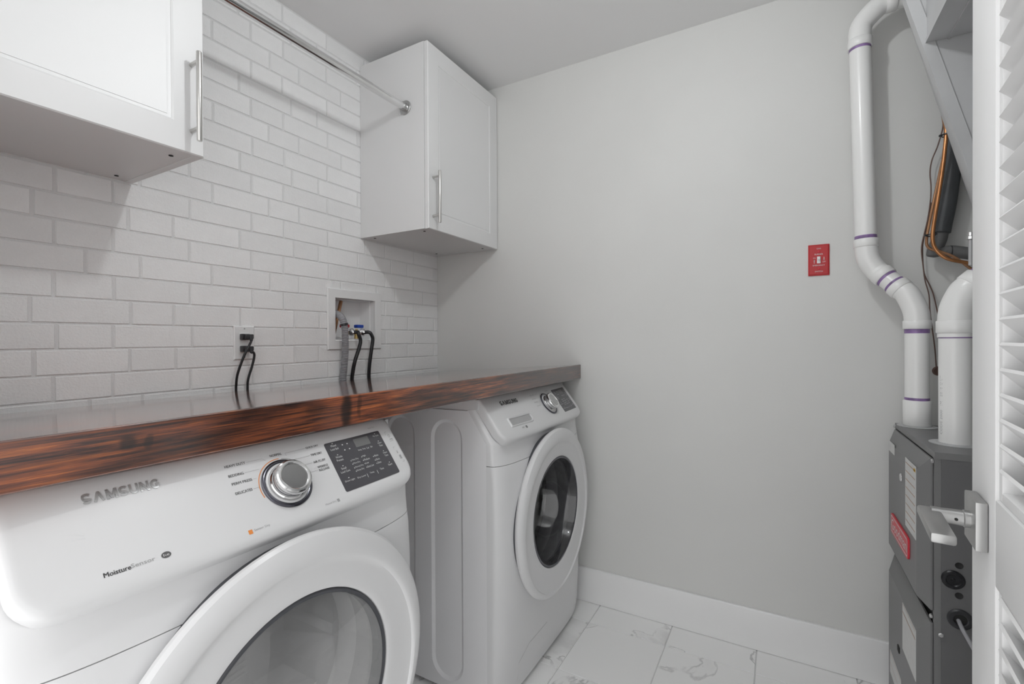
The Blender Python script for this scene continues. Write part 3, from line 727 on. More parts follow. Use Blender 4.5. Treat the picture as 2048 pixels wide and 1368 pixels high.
        g.add([PS(mx+(a-mx)*.99, my+(c-my)*.97, .0009) for a, c in oo], [tuple(range(nn))]); g.build('drawer_grip', 'inkl2', cpan)
    # door: ring, inner dish (slightly lower than the ring), glass, gasket, drum
    dc = Wd(WM/2, 0, cz); fwd = Vector((0, -1, 0))
    dv = .004 if is_d else 0
    ringp = [(.286, .070), (.297, .077), (.3015, .084), (.3015, .090), (.297, .0965), (.288, .1015), (.278, .1035), (.2715, .1035), (.268, .1015), (.2655, .0985), (.255, .0965), (.235, .0955), (.215, .0950), (.203, .0945), (.199, .093), (.1975, .089), (.197, .060)]
    offs = [(0, 0)]*5+[(-.003, 0), (-.009, 0), (-.013, 0), (-.015, 0), (-.016, 0), (-.014, 0), (-.009, 0), (-.004, 0), (0, 0), (0, 0), (0, 0), (0, 0)]
    dr_ = MB().ring([(r_, h+dv) for r_, h in ringp], dc, fwd, 96, off=offs)
    door = dr_.build('door', 'app', t, ang=30)
    MB().ring([(.1968, .062+dv), (.1968, .0905+dv), (.1945, .0925+dv), (.1895, .0915+dv), (.1885, .062+dv)], dc, fwd, 96).build('glass_rim', 'gap' if is_d else 'chrome_d', door)
    if is_d:
        gl = [(.1890, .090+dv), (.150, .0945+dv), (.10, .0975+dv), (.05, .099+dv), (0, .0995+dv)]
        MB().lathe(gl[:-1]+[(1e-7, .0995+dv)], dc, fwd, 64, caps=False).build('door_glass', 'glass', door, ang=60)
        bw = [(.1885, .080+dv), (.185, .055), (.172, .005), (.150, -.035), (.10, -.055), (1e-7, -.060)]
        MB().lathe(bw, dc, fwd, 64, caps=False).build('inner_bowl', 'glassi', door, ang=60)
    else:
        gl = [(.1890, .0905+dv), (.184, .078), (.176, .040), (.165, .000), (.145, -.040), (.105, -.062), (.05, -.070), (1e-7, -.071)]
        MB().lathe(gl, dc, fwd, 64, caps=False).build('door_glass', 'glassw', door, ang=25)
    MB().ring([(.262, .045), (.2850, .045), (.2860, .075+dv), (.262, .075+dv)], dc, fwd, 96).build('door_gasket', 'gap', t)
    MB().ring([(.187, .055+dv), (.262, .060), (.255, .020), (.225, -.02), (.200, -.05), (.196, -.03), (.205, .0)], dc, fwd, 72).build('door_boot', 'grey_tub' if is_d else 'rubber', t)
    dm = MB()
    dprof = [(.215, -.045), (.262, -.065), (.265, -.36), (.24, -.40), (.10, -.41), (1e-7, -.41)]
    dm.lathe(dprof, dc, fwd, 60); dm.f = [q for q in dm.f if len(q) <= 4]
    dm.build('drum', 'grey_tub' if is_d else 'drum', t, ang=40)
    for k in range(3):
        a = R(90+120*k+(25 if is_d else 10)); c_, s_ = math.cos(a), math.sin(a)
        rr = .263; q = []
        for h in (-.08, -.35):
            for (dr0, dt0) in ((0, -.045), (-.055, -.012), (-.055, .012), (0, .045)):
                q.append(dc+fwd*h+Vector((1, 0, 0))*((rr+dr0)*c_-dt0*s_)+Vector((0, 0, 1))*((rr+dr0)*s_+dt0*c_))
        MB().add(q, [(0, 1, 5, 4), (1, 2, 6, 5), (2, 3, 7, 6), (0, 1, 2, 3), (4, 5, 6, 7)]).build('drum_lifter', 'grey_tub' if is_d else 'drum', t)
    if is_d:
        # lint housing inside the lower door mouth, with its grille slots
        lh = MB(); pts = [(-.12, -.06), (-.10, -.115), (-.04, -.15), (.04, -.15), (.10, -.115), (.12, -.06)]
        lh.prism(pts, -.02, -.13, lambda q, a: (dc.x+q[0], dc.y-a, dc.z+q[1]))
        lo_ = lh.build('lint_housing', 'grey_tub', t)
        for i in range(6):
            x = -.05+i*.02
            MB().box(dc.x+x-.002, dc.x+x+.002, dc.y+.012, dc.y+.0205, dc.z-.125, dc.z-.085).build('grille_slot', 'hole', lo_)
    for (u, yy) in ((.05, ys_+.05), (WM-.05, ys_+.05), (.05, yb-.05), (WM-.05, yb-.05)):
        MB().lathe([(.022, .0005), (.022, .008), (.012, .010), (.012, .022), (0, .022)], (x0+u, yy, 0), (0, 0, 1), 16).build('foot', 'blackp', t)
    if not is_d:
        # service flap line low on the front
        fl = MB(); zf = .105
        pts = [(.10, .055), (.10, .115), (.165, .150), (.30, .150)]
        for (a, c), (a2, c2) in zip(pts[:-1], pts[1:]):
            k = 8
            for i in range(k):
                q = [(a+(a2-a)*i/k, c+(c2-c)*i/k), (a+(a2-a)*(i+1)/k, c+(c2-c)*(i+1)/k)]
                fl.add([Wd(q[0][0], front_v(*q[0])+.0004, q[0][1]-.0006), Wd(q[1][0], front_v(*q[1])+.0004, q[1][1]-.0006), Wd(q[1][0], front_v(*q[1])+.0004, q[1][1]+.0006), Wd(q[0][0], front_v(*q[0])+.0004, q[0][1]+.0006)], [(0, 1, 2, 3)])
        fl.build('service_flap_seam', 'inkl', t, norm=False)
    return t
machine('tumble_dryer', -1.851, -.813, 'white front loading dryer nearest the camera with chrome dial and dark display')
machine('washing_machine', -.765, -.803, 'white front loading washer beside the plain wall, its drawer grip left of the dial')

# ------------------------------------------------------------------ electrical outlet and its two cords
ox, oz = -1.0645, 1.1768
ou = thing('wall_outlet', 'white duplex wall outlet on the bricks with two black plugs', 'outlet', (ox, 0, oz))
pp = [(.0355, -.0575, 0), (.0355, -.0575, .0035), (.0325, -.0545, .0062)]
v = []
for hx, hz, d in pp: v += [(ox-hx, -.003-d, oz+hz), (ox+hx, -.003-d, oz+hz), (ox+hx, -.003-d, oz-hz), (ox-hx, -.003-d, oz-hz)]
f = [(i*4+k, i*4+(k+1) % 4, i*4+4+(k+1) % 4, i*4+4+k) for i in range(2) for k in range(4)]+[(8, 9, 10, 11)]
MB().add(v, f).build('cover_plate', 'plastw', ou, ang=15)
MB().box(ox-.0165, ox+.0165, -.0108, -.009, oz-.033, oz+.033, .0006).build('receptacle', 'plastw', ou)
for z in (oz+.0485, oz-.0485): MB().lathe([(0, 0), (.003, 0), (.0024, .0012), (0, .0014)], (ox, -.0092, z), (0, -1, 0), 12).build('screw', 'screw', ou)
def pix(px, y):
    """point where the sight line through an image point meets the plane y (used once, to lay cords on the wall)"""
    d = fw+r2*((px[0]-1024)/943.43)-u2*((px[1]-684)/943.43); s = (y-CAM.y)/d.y; return CAM+d*s
def cord(label, plug_z, pts):
    t = thing('power_cord', label, 'power cord', (ox, -.02, oz), group='two cords in the wall outlet')
    b = MB(); b.box(-1.0835, -1.0560, -.030, -.0112, plug_z-.0105, plug_z+.0105, .003); b.box(-1.0790, -1.0500, -.041, -.028, plug_z-.0075, plug_z+.0090, .003)
    b.tube([(-1.0600, -.0365, plug_z+.003), (-1.0590, -.0385, plug_z-.006), (-1.0592, -.040, plug_z-.014)], [.0072, .0062, .0046], 12)
    b.build('plug', 'blackp', t)
    P = smooth_path([(-1.0590, -.038, plug_z-.005), (-1.0592, -.040, plug_z-.013)]+pts, 8)
    MB().tube(P, .0040, 12).build('cable', 'black', t)
c1 = [pix(a, y) for a, y in (((499, 690), -.054), ((488, 712), -.056), ((475.5, 747), -.040), ((472.3, 770), -.024), ((472, 784), -.019))]
c1.append(Vector((c1[-1].x, -.019, .90)))
c2 = [pix(a, y) for a, y in (((506, 704), -.042), ((508.7, 711), -.040), ((504.5, 731), -.034), ((496.5, 758), -.024), ((495, 781), -.018))]
c2.append(Vector((c2[-1].x, -.018, .90)))
cord('black power cord from the upper plug, hanging to the left', oz+.0205, c1)
cord('black power cord from the lower plug, hanging to the right', oz-.0205, c2)

# ------------------------------------------------------------------ recessed laundry water box with valves and hoses
wb = thing('laundry_water_box', 'white recessed laundry water box with red and blue valves in the brick wall', 'outlet box', (-.572, 0, 1.145))
fo = (-.7205, -.4235, 1.1450, 1.3990)
v = []
def rl(x0, x1, z0, z1, y): return [(x0, y, z0), (x1, y, z0), (x1, y, z1), (x0, y, z1)]
L = [rl(*fo, -.0032), rl(fo[0], fo[1], fo[2], fo[3], -.008), rl(fo[0]+.003, fo[1]-.003, fo[2]+.003, fo[3]-.003, -.0105),
     rl(BX0-.001, BX1+.001, BZ0-.001, BZ1+.001, -.0105), rl(BX0, BX1, BZ0, BZ1, -.0095), rl(BX0, BX1, BZ0, BZ1, -.0005)]
for q in L: v += q
MB().add(v, [(i*4+k, i*4+(k+1) % 4, i*4+4+(k+1) % 4, i*4+4+k) for i in range(len(L)-1) for k in range(4)]).build('face_frame', 'plastw', wb, ang=20)
v = []
e_ = .0006
L = [rl(BX0+e_, BX1-e_, BZ0+e_, BZ1-e_, 0), rl(BX0+e_, BX1-e_, BZ0+e_, BZ1-e_, .022), rl(BX0+.003, BX1-.003, BZ0+.003, BZ1-.003, .023), rl(BX0+.005, BX1-.005, BZ0+.004, BZ1-.005, .085)]
for q in L: v += q
MB().add(v, [(i*4+k, i*4+(k+1) % 4, i*4+4+(k+1) % 4, i*4+4+k) for i in range(3) for k in range(4)]+[(12, 13, 14, 15)]).build('recessed_box', 'plastw', wb, ang=20, norm=False)
MB().tube([(-.594, .060, BZ1-.006), (-.652, .045, BZ0+.005)], .0075, 14).build('copper_pipe', 'copperd', wb)
for (vx, mat, nm) in ((-.606, 'redv', 'red'), (-.546, 'bluev', 'blue')):
    b = MB(); b.tube([(vx, .02, BZ0+.006), (vx, .02, BZ0+.038)], .009, 14); b.tube([(vx, .026, BZ0+.032), (vx, -.012, BZ0+.032)], .008, 14); b.tube([(vx, .018, BZ0+.03), (vx, .018, BZ0+.05)], .0055, 12)
    vb = b.build('valve_body', 'brass', wb)
    MB().box(vx-.018-(.014 if mat == 'redv' else -.004), vx+.018-(.014 if mat == 'redv' else -.004), -.004, .020, BZ0+.054, BZ0+.068, .003).build('valve_handle', mat, vb)
    lab(vb.children[0], nm+' valve lever')
    nut = MB()
    for h0, h1, r_ in ((0, .004, .0150), (.004, .015, .0165), (.015, .019, .0140)):
        nut.lathe([(0, h0), (r_, h0), (r_, h1), (0, h1)], (vx-.003, -.010, BZ0+.034), (.62, -.78, 0), 8 if r_ == .0165 else 20)
    nut.build('coupling_nut', 'chrome', vb)
def tubeobj(name, label, cat, pts, rad, mat, seg=16, per=10, group=None):
    P = smooth_path(pts, per); return tag(MB().tube(P, rad, seg).build(name, mat), label, cat, group)
n1 = Vector((-.606+.008, -.024, BZ0+.034)); n2 = Vector((-.546+.008, -.024, BZ0+.034))
def hose_pts(n, pts, xend):
    P = [n, n+Vector((.010, -.013, .0005))]+[pix(a, y) for a, y in pts]; e = P[-1]; P.append(Vector((e.x+.001, -.019, .90))); return P
tubeobj('water_hose', 'black rubber water hose next to the grey drain hose', 'hose', hose_pts(n1, (((717, 668), -.046), ((721, 681), -.047), ((718, 697), -.047), ((710, 722), -.042), ((705.5, 745), -.028), ((704, 763), -.020)), 0), .0077, 'black', 18, group='black hoses of the water box')
tubeobj('water_hose', 'black rubber water hose under the blue valve, rightmost of the hoses', 'hose', hose_pts(n2, (((742, 668), -.044), ((745.5, 679), -.045), ((743, 699), -.042), ((739.5, 725), -.034), ((738, 745), -.024), ((738, 760), -.0195)), 0), .0077, 'black', 18, group='black hoses of the water box')
dh = thing('drain_hose', 'grey corrugated drain hose hooked into the white water box', 'hose', (-.66, -.02, 1.1))
dp = [Vector((BX0+.0175, .050, BZ1-.054)), pix((675.5, 629), .004), pix((682, 634), -.026), pix((686.5, 642), -.042), pix((689.5, 656), -.046), pix((690.5, 680), -.040), pix((690.5, 702), -.034), pix((688.5, 730), -.026), pix((685.5, 764), -.0185)]
dp.append(Vector((dp[-1].x, -.0185, .90)))
P = smooth_path(dp, 14); L_ = [0]
for i in range(1, len(P)): L_.append(L_[-1]+(P[i]-P[i-1]).length)
Q = []; rs = []; s = 0; k = 0; step = .0017; j = 0
while s < L_[-1]:
    while j < len(L_)-2 and L_[j+1] < s: j += 1
    a = (s-L_[j])/max(1e-9, L_[j+1]-L_[j]); Q.append(P[j].lerp(P[j+1], a)); rs.append(.0146 if k % 4 < 2 else .0126); s += step; k += 1
MB().tube(Q, rs, 20).build('corrugated_tube', 'hose', dh, ang=20)
ci = [i for i in range(len(Q)) if pix((687, 649), -.043).z-.006 < Q[i].z < pix((687, 649), -.043).z+.004]
if len(ci) > 2: MB().tube([Q[i] for i in ci], .0160, 20).build('clip', 'blackp', dh)

# ------------------------------------------------------------------ red emergency switch on the plain wall
sy, sz = -1.7335, 1.4637
rs_ = thing('emergency_switch', 'red emergency switch plate on the plain wall', 'switch', (0, sy, sz))
L = []
for hy, hz, d in ((.032, .0555, 0.0004), (.032, .0555, .004), (.027, .0505, .0068)): L += [(-d, sy-hy, sz-hz), (-d, sy+hy, sz-hz), (-d, sy+hy, sz+hz), (-d, sy-hy, sz+hz)]
MB().add(L, [(i*4+k, i*4+(k+1) % 4, i*4+4+(k+1) % 4, i*4+4+k) for i in range(2) for k in range(4)]+[(8, 9, 10, 11)]).build('plate', 'red', rs_, ang=12)
MB().box(-.0095, -.0062, sy-.0055, sy+.0055, sz-.0125, sz+.0125, .001).build('toggle_surround', 'plastw', rs_)
MB().box(-.018, -.008, sy-.0042, sy+.0042, sz-.001, sz+.011, .0015).build('toggle', 'plastw', rs_)
for z in (.030, -.030): MB().lathe([(0, 0), (.0042, 0), (.0034, .0016), (0, .0018)], (-.0066, sy, sz+z), (-1, 0, 0), 14).build('screw', 'redb', rs_)
tx = MB(); fn = lambda a, c: (-.0071, sy-a, sz+c)
put_text(tx, 'GAS', -.0065, .0065, .0385, fn, h=.0045); put_text(tx, 'BURNER', -.0125, .0125, .0180, fn, h=.0048); put_text(tx, 'ON', -.0175, -.0100, .0050, fn, h=.0045); put_text(tx, 'OFF', .0110, .0205, -.0095, fn, h=.0045)
put_text(tx, 'EMERGENCY', -.0180, .0180, -.0215, fn, h=.0048); put_text(tx, 'SWITCH', -.0120, .0120, -.0435, fn, h=.0048)
for (yc, z0, z1, d) in ((-.0138, -.012, .001, 1), (.0155, -.002, .010, -1)):
    tx.add([fn(yc-.0008, z0), fn(yc+.0008, z0), fn(yc+.0008, z1), fn(yc-.0008, z1)], [(0, 1, 2, 3)])
    zt = z1 if d > 0 else z0; tx.add([fn(yc-.0025, zt-d*.004), fn(yc+.0025, zt-d*.004), fn(yc, zt+d*.001)], [(0, 1, 2)])
tx.build('lettering', 'inkw', rs_, norm=False)

# ------------------------------------------------------------------ furnace
FX0, FX1, FY, FZ = -.565, -.124, -1.929, .913
fu = thing('furnace', 'dark grey gas furnace behind the louvered door', 'furnace', (-.345, -2.28, 0))
b = MB(); b.box(FX0, FX1, -2.64, FY-.012, .012, FZ-.001); b.build('cabinet', 'furnd', fu)
b = MB(); b.box(FX0-.0012, FX1+.0012, -2.64, FY, FZ-.014, FZ+.0012); b.box(FX0+.002, FX0+.014, FY-.014, FY, .014, FZ-.014); b.box(FX1-.014, FX1-.002, FY-.014, FY, .014, FZ-.014)
b.build('top_flange', 'furn', fu)
def fpanel(name, z0, z1, notch):
    # stamped door: sloped rim rising to a flat face
    yo, yf = FY+.001, -1.9019
    o = (FX0+.010, FX1-.022, z0, z1); i_ = (-.5345, -.197, z0+.020, z1-.034)
    v = []
    for (a, c, d, e) , y in ((o, yo), (o, yo+.004), (i_, yf)):
        v += [(a, y, d), (c, y, d), (c, y, e), (a, y, e)]
    return MB().add(v, [(i*4+k, i*4+(k+1) % 4, i*4+4+(k+1) % 4, i*4+4+k) for i in range(2) for k in range(4)]+[(8, 9, 10, 11)]).build(name, 'furn', fu, ang=15)
up_ = fpanel('upper_door', .535, FZ-.016, 0); lw_ = fpanel('lower_door', .045, .505, 0)
yf = -1.9014
def flat(name, mat, x0, x1, z0, z1, par, y=yf, th=.0006): return MB().box(x0, x1, y-.0003, y+th, z0, z1).build(name, mat, par)
flat('label', 'paper', -.282, -.205, .842, .872, up_)
big = flat('label', 'paper', -.5325, -.421, .688, .868, up_); l3 = flat('label', 'paper', -.5325, -.388, .340, .466, lw_); l4 = flat('label', 'paper', -.370, -.222, .175, .242, lw_)
tx = MB()
for i in range(8):
    z = .855-i*.0215; tx.add([(-.527, yf+.0009, z), (-.427, yf+.0009, z), (-.427, yf+.0009, z+.0022), (-.527, yf+.0009, z+.0022)], [(0, 1, 2, 3)])
tx.build('label_print', 'paperl', big, norm=False)
tx = MB(); tx.add([(-.531, yf+.0009, .853), (-.512, yf+.0009, .853), (-.512, yf+.0009, .861), (-.531, yf+.0009, .861)], [(0, 1, 2, 3)]); tx.build('warning_mark', 'yellow', big, norm=False)
for par, x0, x1, zs in ((l3, -.530, -.391, (.463, .444, .442)), (l4, -.366, -.225, (.238, .205))):
    tx = MB()
    for z in zs: tx.add([(x0, yf+.0009, z-.0013), (x1, yf+.0009, z-.0013), (x1, yf+.0009, z), (x0, yf+.0009, z)], [(0, 1, 2, 3)])
    tx.build('label_print', 'paperl', par, norm=False)
# maker badge
def rr2(x0, x1, z0, z1, r_, k=6):
    o = []
    for cx, cz_, a0 in ((x0+r_, z0+r_, 180), (x1-r_, z0+r_, 270), (x1-r_, z1-r_, 0), (x0+r_, z1-r_, 90)):
        o += [(cx+r_*math.cos(R(a0+90*i/k)), cz_+r_*math.sin(R(a0+90*i/k))) for i in range(k+1)]
    return o
bx0, bx1, bz0, bz1 = -.469, -.255, .612, .668
bd = MB().prism(rr2(bx0, bx1, bz0, bz1, .010), yf, yf+.004, lambda q, a: (q[0], a, q[1])).build('badge', 'redb', up_)
fr = MB(); o1 = rr2(bx0+.006, bx1-.006, bz0+.005, bz1-.005, .006); o2 = rr2(bx0+.009, bx1-.009, bz0+.0075, bz1-.0075, .004); n = len(o1)
fr.add([(q[0], yf+.0044, q[1]) for q in o1]+[(q[0], yf+.0044, q[1]) for q in o2], [(i, (i+1) % n, n+(i+1) % n, n+i) for i in range(n)])
put_text(fr, 'Goodman', .268, .456, bz0+.014, lambda a, c: (-a, yf+.0044, c), h=.030)
fr.build('badge_lettering', 'inkw', bd, norm=False)
MB().lathe([(0, 0), (.011, 0), (.010, .002), (.006, .0025), (0, .001)], (-.368, yf, .800), (0, 1, 0), 20).build('vent_plug', 'chrome', up_)
MB().box(-.350, -.328, yf-.001, yf+.002, .302, .318, .001).build('latch_slot', 'hole', lw_)
for (x, y, z, ax_) in ((FX0+.006, FY+.001, FZ-.022, (0, 1, 0)), (FX1-.008, FY+.001, FZ-.008, (0, 1, 0)), (FX0+.012, FY+.002, .520, (0, 1, 0)), (FX0-.0005, -1.9402, .486, (-1, 0, 0))):
    MB().lathe([(0, 0), (.0055, 0), (.0055, .003), (.004, .0045), (0, .0045)], (x, y, z), ax_, 6).build('screw', 'screw', fu)
SXF = FX0-.0005
for (y, z) in ((-1.9724, .656), (-1.9721, .586)): MB().lathe([(.0075, 0), (.0068, .0012), (.005, .0002), (0, .0002)], (SXF, y, z), (-1, 0, 0), 20).build('knockout', 'hole', fu)
MB().lathe([(.0215, 0), (.0215, .002), (.019, .005), (.014, .0055), (.012, .003), (.004, .003), (.003, .0045), (0, .0045)], (SXF, -1.9615, .6215), (-1, 0, 0), 32).build('rubber_plug', 'black', fu)
gm = MB().ring([(.0125, 0), (.0235, 0), (.0235, .0015), (.0205, .0045), (.0145, .005), (.0125, .004)], (SXF, -1.974, .532), (-1, 0, 0), 32).build('cable_grommet', 'blackp', fu)
MB().lathe([(0, .0002), (.0128, .0002), (.0128, .0006), (0, .0006)], (SXF, -1.974, .532), (-1, 0, 0), 24).build('cable_hole', 'hole', gm)
MB().tube(smooth_path([(SXF+.005, -1.971, .531), (-.60, -1.975, .515), (-.66, -1.995, .480), (-.70, -2.05, .43)], 8), .0042, 12).build('power_cable', 'hose', fu)
MB().box(FX0+.02, FX1+.09, -2.0, FY-.015, .0005, .0125).build('base_rail', 'furnd', fu)

# ------------------------------------------------------------------ PVC pipes
def pvc(label, segs, rad, base, bands, sleeves, group='white plastic furnace pipes'):
    t = thing('plastic_pipe', label, 'pipe', base, group)
    for nm, P, k in segs: MB().tube(P, rad*k, 32).build(nm, 'pvc', t, ang=40)
    for a, c in sleeves:
        a, c = Vector(a), Vector(c); d = (c-a).normalized()
        MB().tube([a, a+d*.0015, c-d*.0015, c], [rad*1.10, rad*1.15, rad*1.15, rad*1.10], 32).build('coupling', 'pvc', t, ang=50)
    for a, c in bands: MB().tube([Vector(a), Vector(c)], rad*1.012, 32, cap=False).build('primer_band', 'primer', t)
    return t
pr_ = .0296
b0 = Vector((-.17, -1.9738, .9165)); b1 = Vector((-.17, -1.9735, 1.240)); dA = Vector((-.150, -1.9400, 1.333)); dB = Vector((-.120, -1.8945, 1.388)); t0 = Vector((-.110, -1.8567, 1.4754)); t1 = Vector((-.110, -1.8400, 2.160))
dd = (dB-dA).normalized(); te = Vector((-.112, -1.912, 2.2575))
e1 = smooth_path([b1-Vector((0, 0, .03)), b1, b1+Vector((.003, .004, .030)), dA-dd*.022, dA, dA+dd*.02], 6)
e2 = smooth_path([dB-dd*.02, dB, dB+dd*.022, t0+Vector((0, -.006, -.038)), t0, t0+(t1-t0).normalized()*.03], 6)
e3 = smooth_path([t1-Vector((0, 0, .03)), t1, t1+Vector((0, -.006, .045)), te+Vector((0, .028, -.012)), te, te+Vector((-.002, -.02, .001))], 6)
tu = (t1-t0).normalized()
pvc('white pipe rising from the furnace, jogging over and up the plain wall', [('riser', [b0, b1], 1), ('elbow', e1, 1.06), ('offset_piece', [dA, dB], 1), ('elbow', e2, 1.06), ('long_riser', [t0, t1], 1), ('top_elbow', e3, 1.06), ('outlet_run', [te, te+Vector((.01, -.10, .004))], 1)], pr_, b0,
    [(b1-Vector((0, 0, .043)), b1-Vector((0, 0, .029))), (b0+Vector((0, 0, .078)), b0+Vector((0, 0, .086))), (dA+dd*.020, dA+dd*.028), (dB-dd*.028, dB-dd*.020), (t0+tu*.030, t0+tu*.041), (t1-tu*.038, t1-tu*.030)],
    [(b0+Vector((0, 0, .001)), b0+Vector((0, 0, .078))), (b1-Vector((0, 0, .030)), b1-Vector((0, 0, .004))), (dA-dd*.004, dA+dd*.020), (dB-dd*.020, dB+dd*.004), (t0+tu*.004, t0+tu*.030), (t1-tu*.030, t1-tu*.002), (te+Vector((0, .006, -.001)), te+Vector((0, -.022, .001)))])
g0 = Vector((-.43, -1.9990, .9165)); g1 = Vector((-.43, -1.9985, 1.195)); g2 = Vector((-.43, -2.032, 1.312)); g3 = Vector((-.43, -2.115, 1.395)); gd = (g3-g2).normalized()
ge = smooth_path([g1-Vector((0, 0, .01)), g1+Vector((0, 0, .03)), g1+Vector((0, -.004, .065)), g2-gd*.02, g2, g2+gd*.02], 6)
right_pipe = pvc('white pipe nearest the louvered door, standing on the furnace top and bending right', [('riser', [g0, g1+Vector((0, 0, .02))], 1), ('elbow', ge, 1.07), ('upper_run', [g2, g3, g3+Vector((0, -.05, .028)), g3+Vector((0, -.4, .03))], 1)], .0328, g0,
    [(g1-Vector((0, 0, .013)), g1-Vector((0, 0, .0005))), (g2+gd*.022, g2+gd*.036)], [(g1, g1+Vector((0, 0, .032))), (g2-gd*.006, g2+gd*.022)])
tx = MB(); rr_ = .0328*1.004
def wrap(a, c):
    # lettering running up the riser, on its side facing the left of the photo
    th = R(160)+c/rr_; return (g0.x-rr_*math.sin(th)*1.0, g0.y-rr_*math.cos(th), g0.z+a)
wrap2 = lambda a, c: wrap(a, c)
put_text(tx, 'CODE 2000   IM   2010 OCT 17 01 10 FAX', .022, .245, -.004, lambda a, c: wrap(a, c), h=.0070)
tx.build('pipe_lettering', 'inkl', right_pipe, norm=False)
for (q, rad, nm) in ((b0, .048, 'left'), (g0, .052, 'right')):
    k = 1
    t = [o for o in COL.objects if o.type == 'EMPTY' and o.name.startswith('plastic_pipe') and (Vector(o.location)-q).length < .01][0]
    MB().lathe([(rad, 0), (rad, .0018), (rad*.72, .0026), (rad*.72, .0035), (0, .0035)], (q.x, q.y, FZ+.0014), (0, 0, 1), 32).build('floor_flange', 'duct', t)

# ------------------------------------------------------------------ sheet metal duct above the furnace
XP = -.400
du = thing('air_duct', 'galvanised sheet metal duct hanging above the furnace', 'duct', (XP, -2.2, 1.6))
face = [(-1.826, H-.002), (-1.9041, 2.086), (-2.0378, 1.5769), (-2.0640, 1.477), (-2.40, 1.477), (-2.55, H-.002)]
back = [(-1.95, H-.002), (-2.01, 2.086), (-2.10, 1.577), (-2.12, 1.477), (-2.40, 1.477), (-2.55, H-.002)]
n = len(face); v = [(XP, q[0], q[1]) for q in face]+[(XP+.022, q[0], q[1]) for q in face]+[(-.15, q[0], q[1]) for q in back]
MB().add(v, [tuple(range(n))]+[(k*n+i, k*n+(i+1) % n, (k+1)*n+(i+1) % n, (k+1)*n+i) for k in range(2) for i in range(n)]+[tuple(2*n+i for i in range(n))]).build('plenum', 'duct', du, ang=15)
# folded hem along the sloping edge
dvec = Vector((0, face[2][0]-face[1][0], face[2][1]-face[1][1])).normalized(); nv_ = Vector((0, dvec.z, -dvec.y))
P0 = Vector((XP-.004, face[0][0], face[0][1])); P1 = Vector((XP-.004, face[3][0], face[3][1]))
P0 = Vector((XP-.004, face[1][0], face[1][1]))-dvec*.30; P0.z = min(P0.z, H-.003)
v = [P0, P1, P1+nv_*.026, P0+nv_*.026]; v = [Vector(q) for q in v]+[q+Vector((.0035, 0, 0)) for q in v]
if (v[2]-v[1]).y > 0:
    v = [P0, P1, P1-nv_*.026, P0-nv_*.026]; v += [q+Vector((.0035, 0, 0)) for q in v]
MB().add(v, [(0, 1, 2, 3), (4, 5, 6, 7), (0, 1, 5, 4), (1, 2, 6, 5), (2, 3, 7, 6), (3, 0, 4, 7)]).build('folded_hem', 'duct', du)
tr = MB(); yl, zb_ = -1.948, 1.957
tr.box(-1.885, XP-.001, -2.45, yl, zb_, H-.003); tr.build('trunk', 'duct', du)
b = MB(); b.box(-1.885, XP-.001, yl, yl+.003, zb_-.001, zb_+.010); b.box(-1.885, XP-.001, yl-.045, yl-.042, zb_-.004, zb_); b.build('seam', 'duct', du)

# ------------------------------------------------------------------ refrigerant lines and wiring by the plain wall
def pixx(px, x):
    d = fw+r2*((px[0]-1024)/943.43)-u2*((px[1]-684)/943.43); s = (x-CAM.x)/d.x; return CAM+d*s
def run(px, x): return [pixx(q[:2], q[2] if len(q) > 2 else x) for q in px]
tubeobj('copper_line', 'bright copper tube sweeping down beside the black insulated pipe', 'copper pipe', run([(1872, 130), (1886, 225), (1892, 262), (1889, 305), (1884, 345), (1877, 390), (1870, 432), (1865, 470), (1868, 492), (1880, 508), (1900, 519), (1944, 527), (1975, 532)], -.135), .0052, 'copper', 14)
tubeobj('copper_line', 'dull thin copper tube crossing behind the bright copper line', 'copper pipe', run([(1880, 200), (1893, 272), (1880, 345), (1868, 400), (1860, 440), (1853, 480), (1858, 496), (1880, 503), (1910, 515), (1945, 540), (1965, 556)], -.112), .0040, 'copperd', 12)
bi = thing('insulated_pipe', 'black foam insulated refrigerant pipe hanging from the duct', 'pipe', tuple(pixx((1884, 466), -.085)))
MB().tube(smooth_path(run([(1908, 205), (1908, 285), (1902, 345), (1894, 405), (1885, 450), (1882, 466)], -.060), 8), [.0235]*40+[.022], 24).build('upper_sleeve', 'foam', bi, ang=60)
MB().tube(smooth_path(run([(1882, 462), (1878, 480), (1870, 500), (1868, 515)], -.056), 8), [.0195]*21+[.0185, .016, .010, .003], 24).build('elbow_sleeve', 'foam2', bi, ang=60)
lsl = smooth_path(run([(1884, 508), (1900, 503), (1922, 505), (1960, 510), (1990, 514)], -.072), 8)
MB().tube(lsl, .0185, 24).build('lower_sleeve', 'foam2', bi, ang=60)
MB().tube(lsl[8:10], .0190, 24).build('tape_band', 'blackp', bi)
tubeobj('control_wire', 'brown low voltage wire looping left of the copper line', 'wire', run([(1884, 200), (1883, 228), (1886, 252), (1876, 290), (1864, 320), (1860, 345), (1862, 372), (1861, 400), (1855, 440), (1846, 478), (1843, 500), (1846, 530), (1850, 560), (1858, 590), (1860, 625), (1866, 668), (1870, 700), (1872.5, 735)], -.032), .0018, 'wire', 8, 6)
tubeobj('control_wire', 'brown low voltage wire hanging straight behind the pipe bend', 'wire', run([(1862, 405), (1856, 440), (1848, 475), (1845, 500), (1848, 545), (1860, 572), (1867, 590), (1874, 620), (1880, 648), (1884, 690)], -.026), .0018, 'wire', 8, 6)
wd_ = pixx((1876, 742), -.002)
tag(MB().lathe([(.015, 0), (.015, .002), (.011, .004), (.004, .003), (0, .003)], (-.001, wd_.y, wd_.z), (-1, 0, 0), 24).build('wall_grommet', 'wire'), 'round brown wall grommet where the wire enters the plain wall', 'grommet')
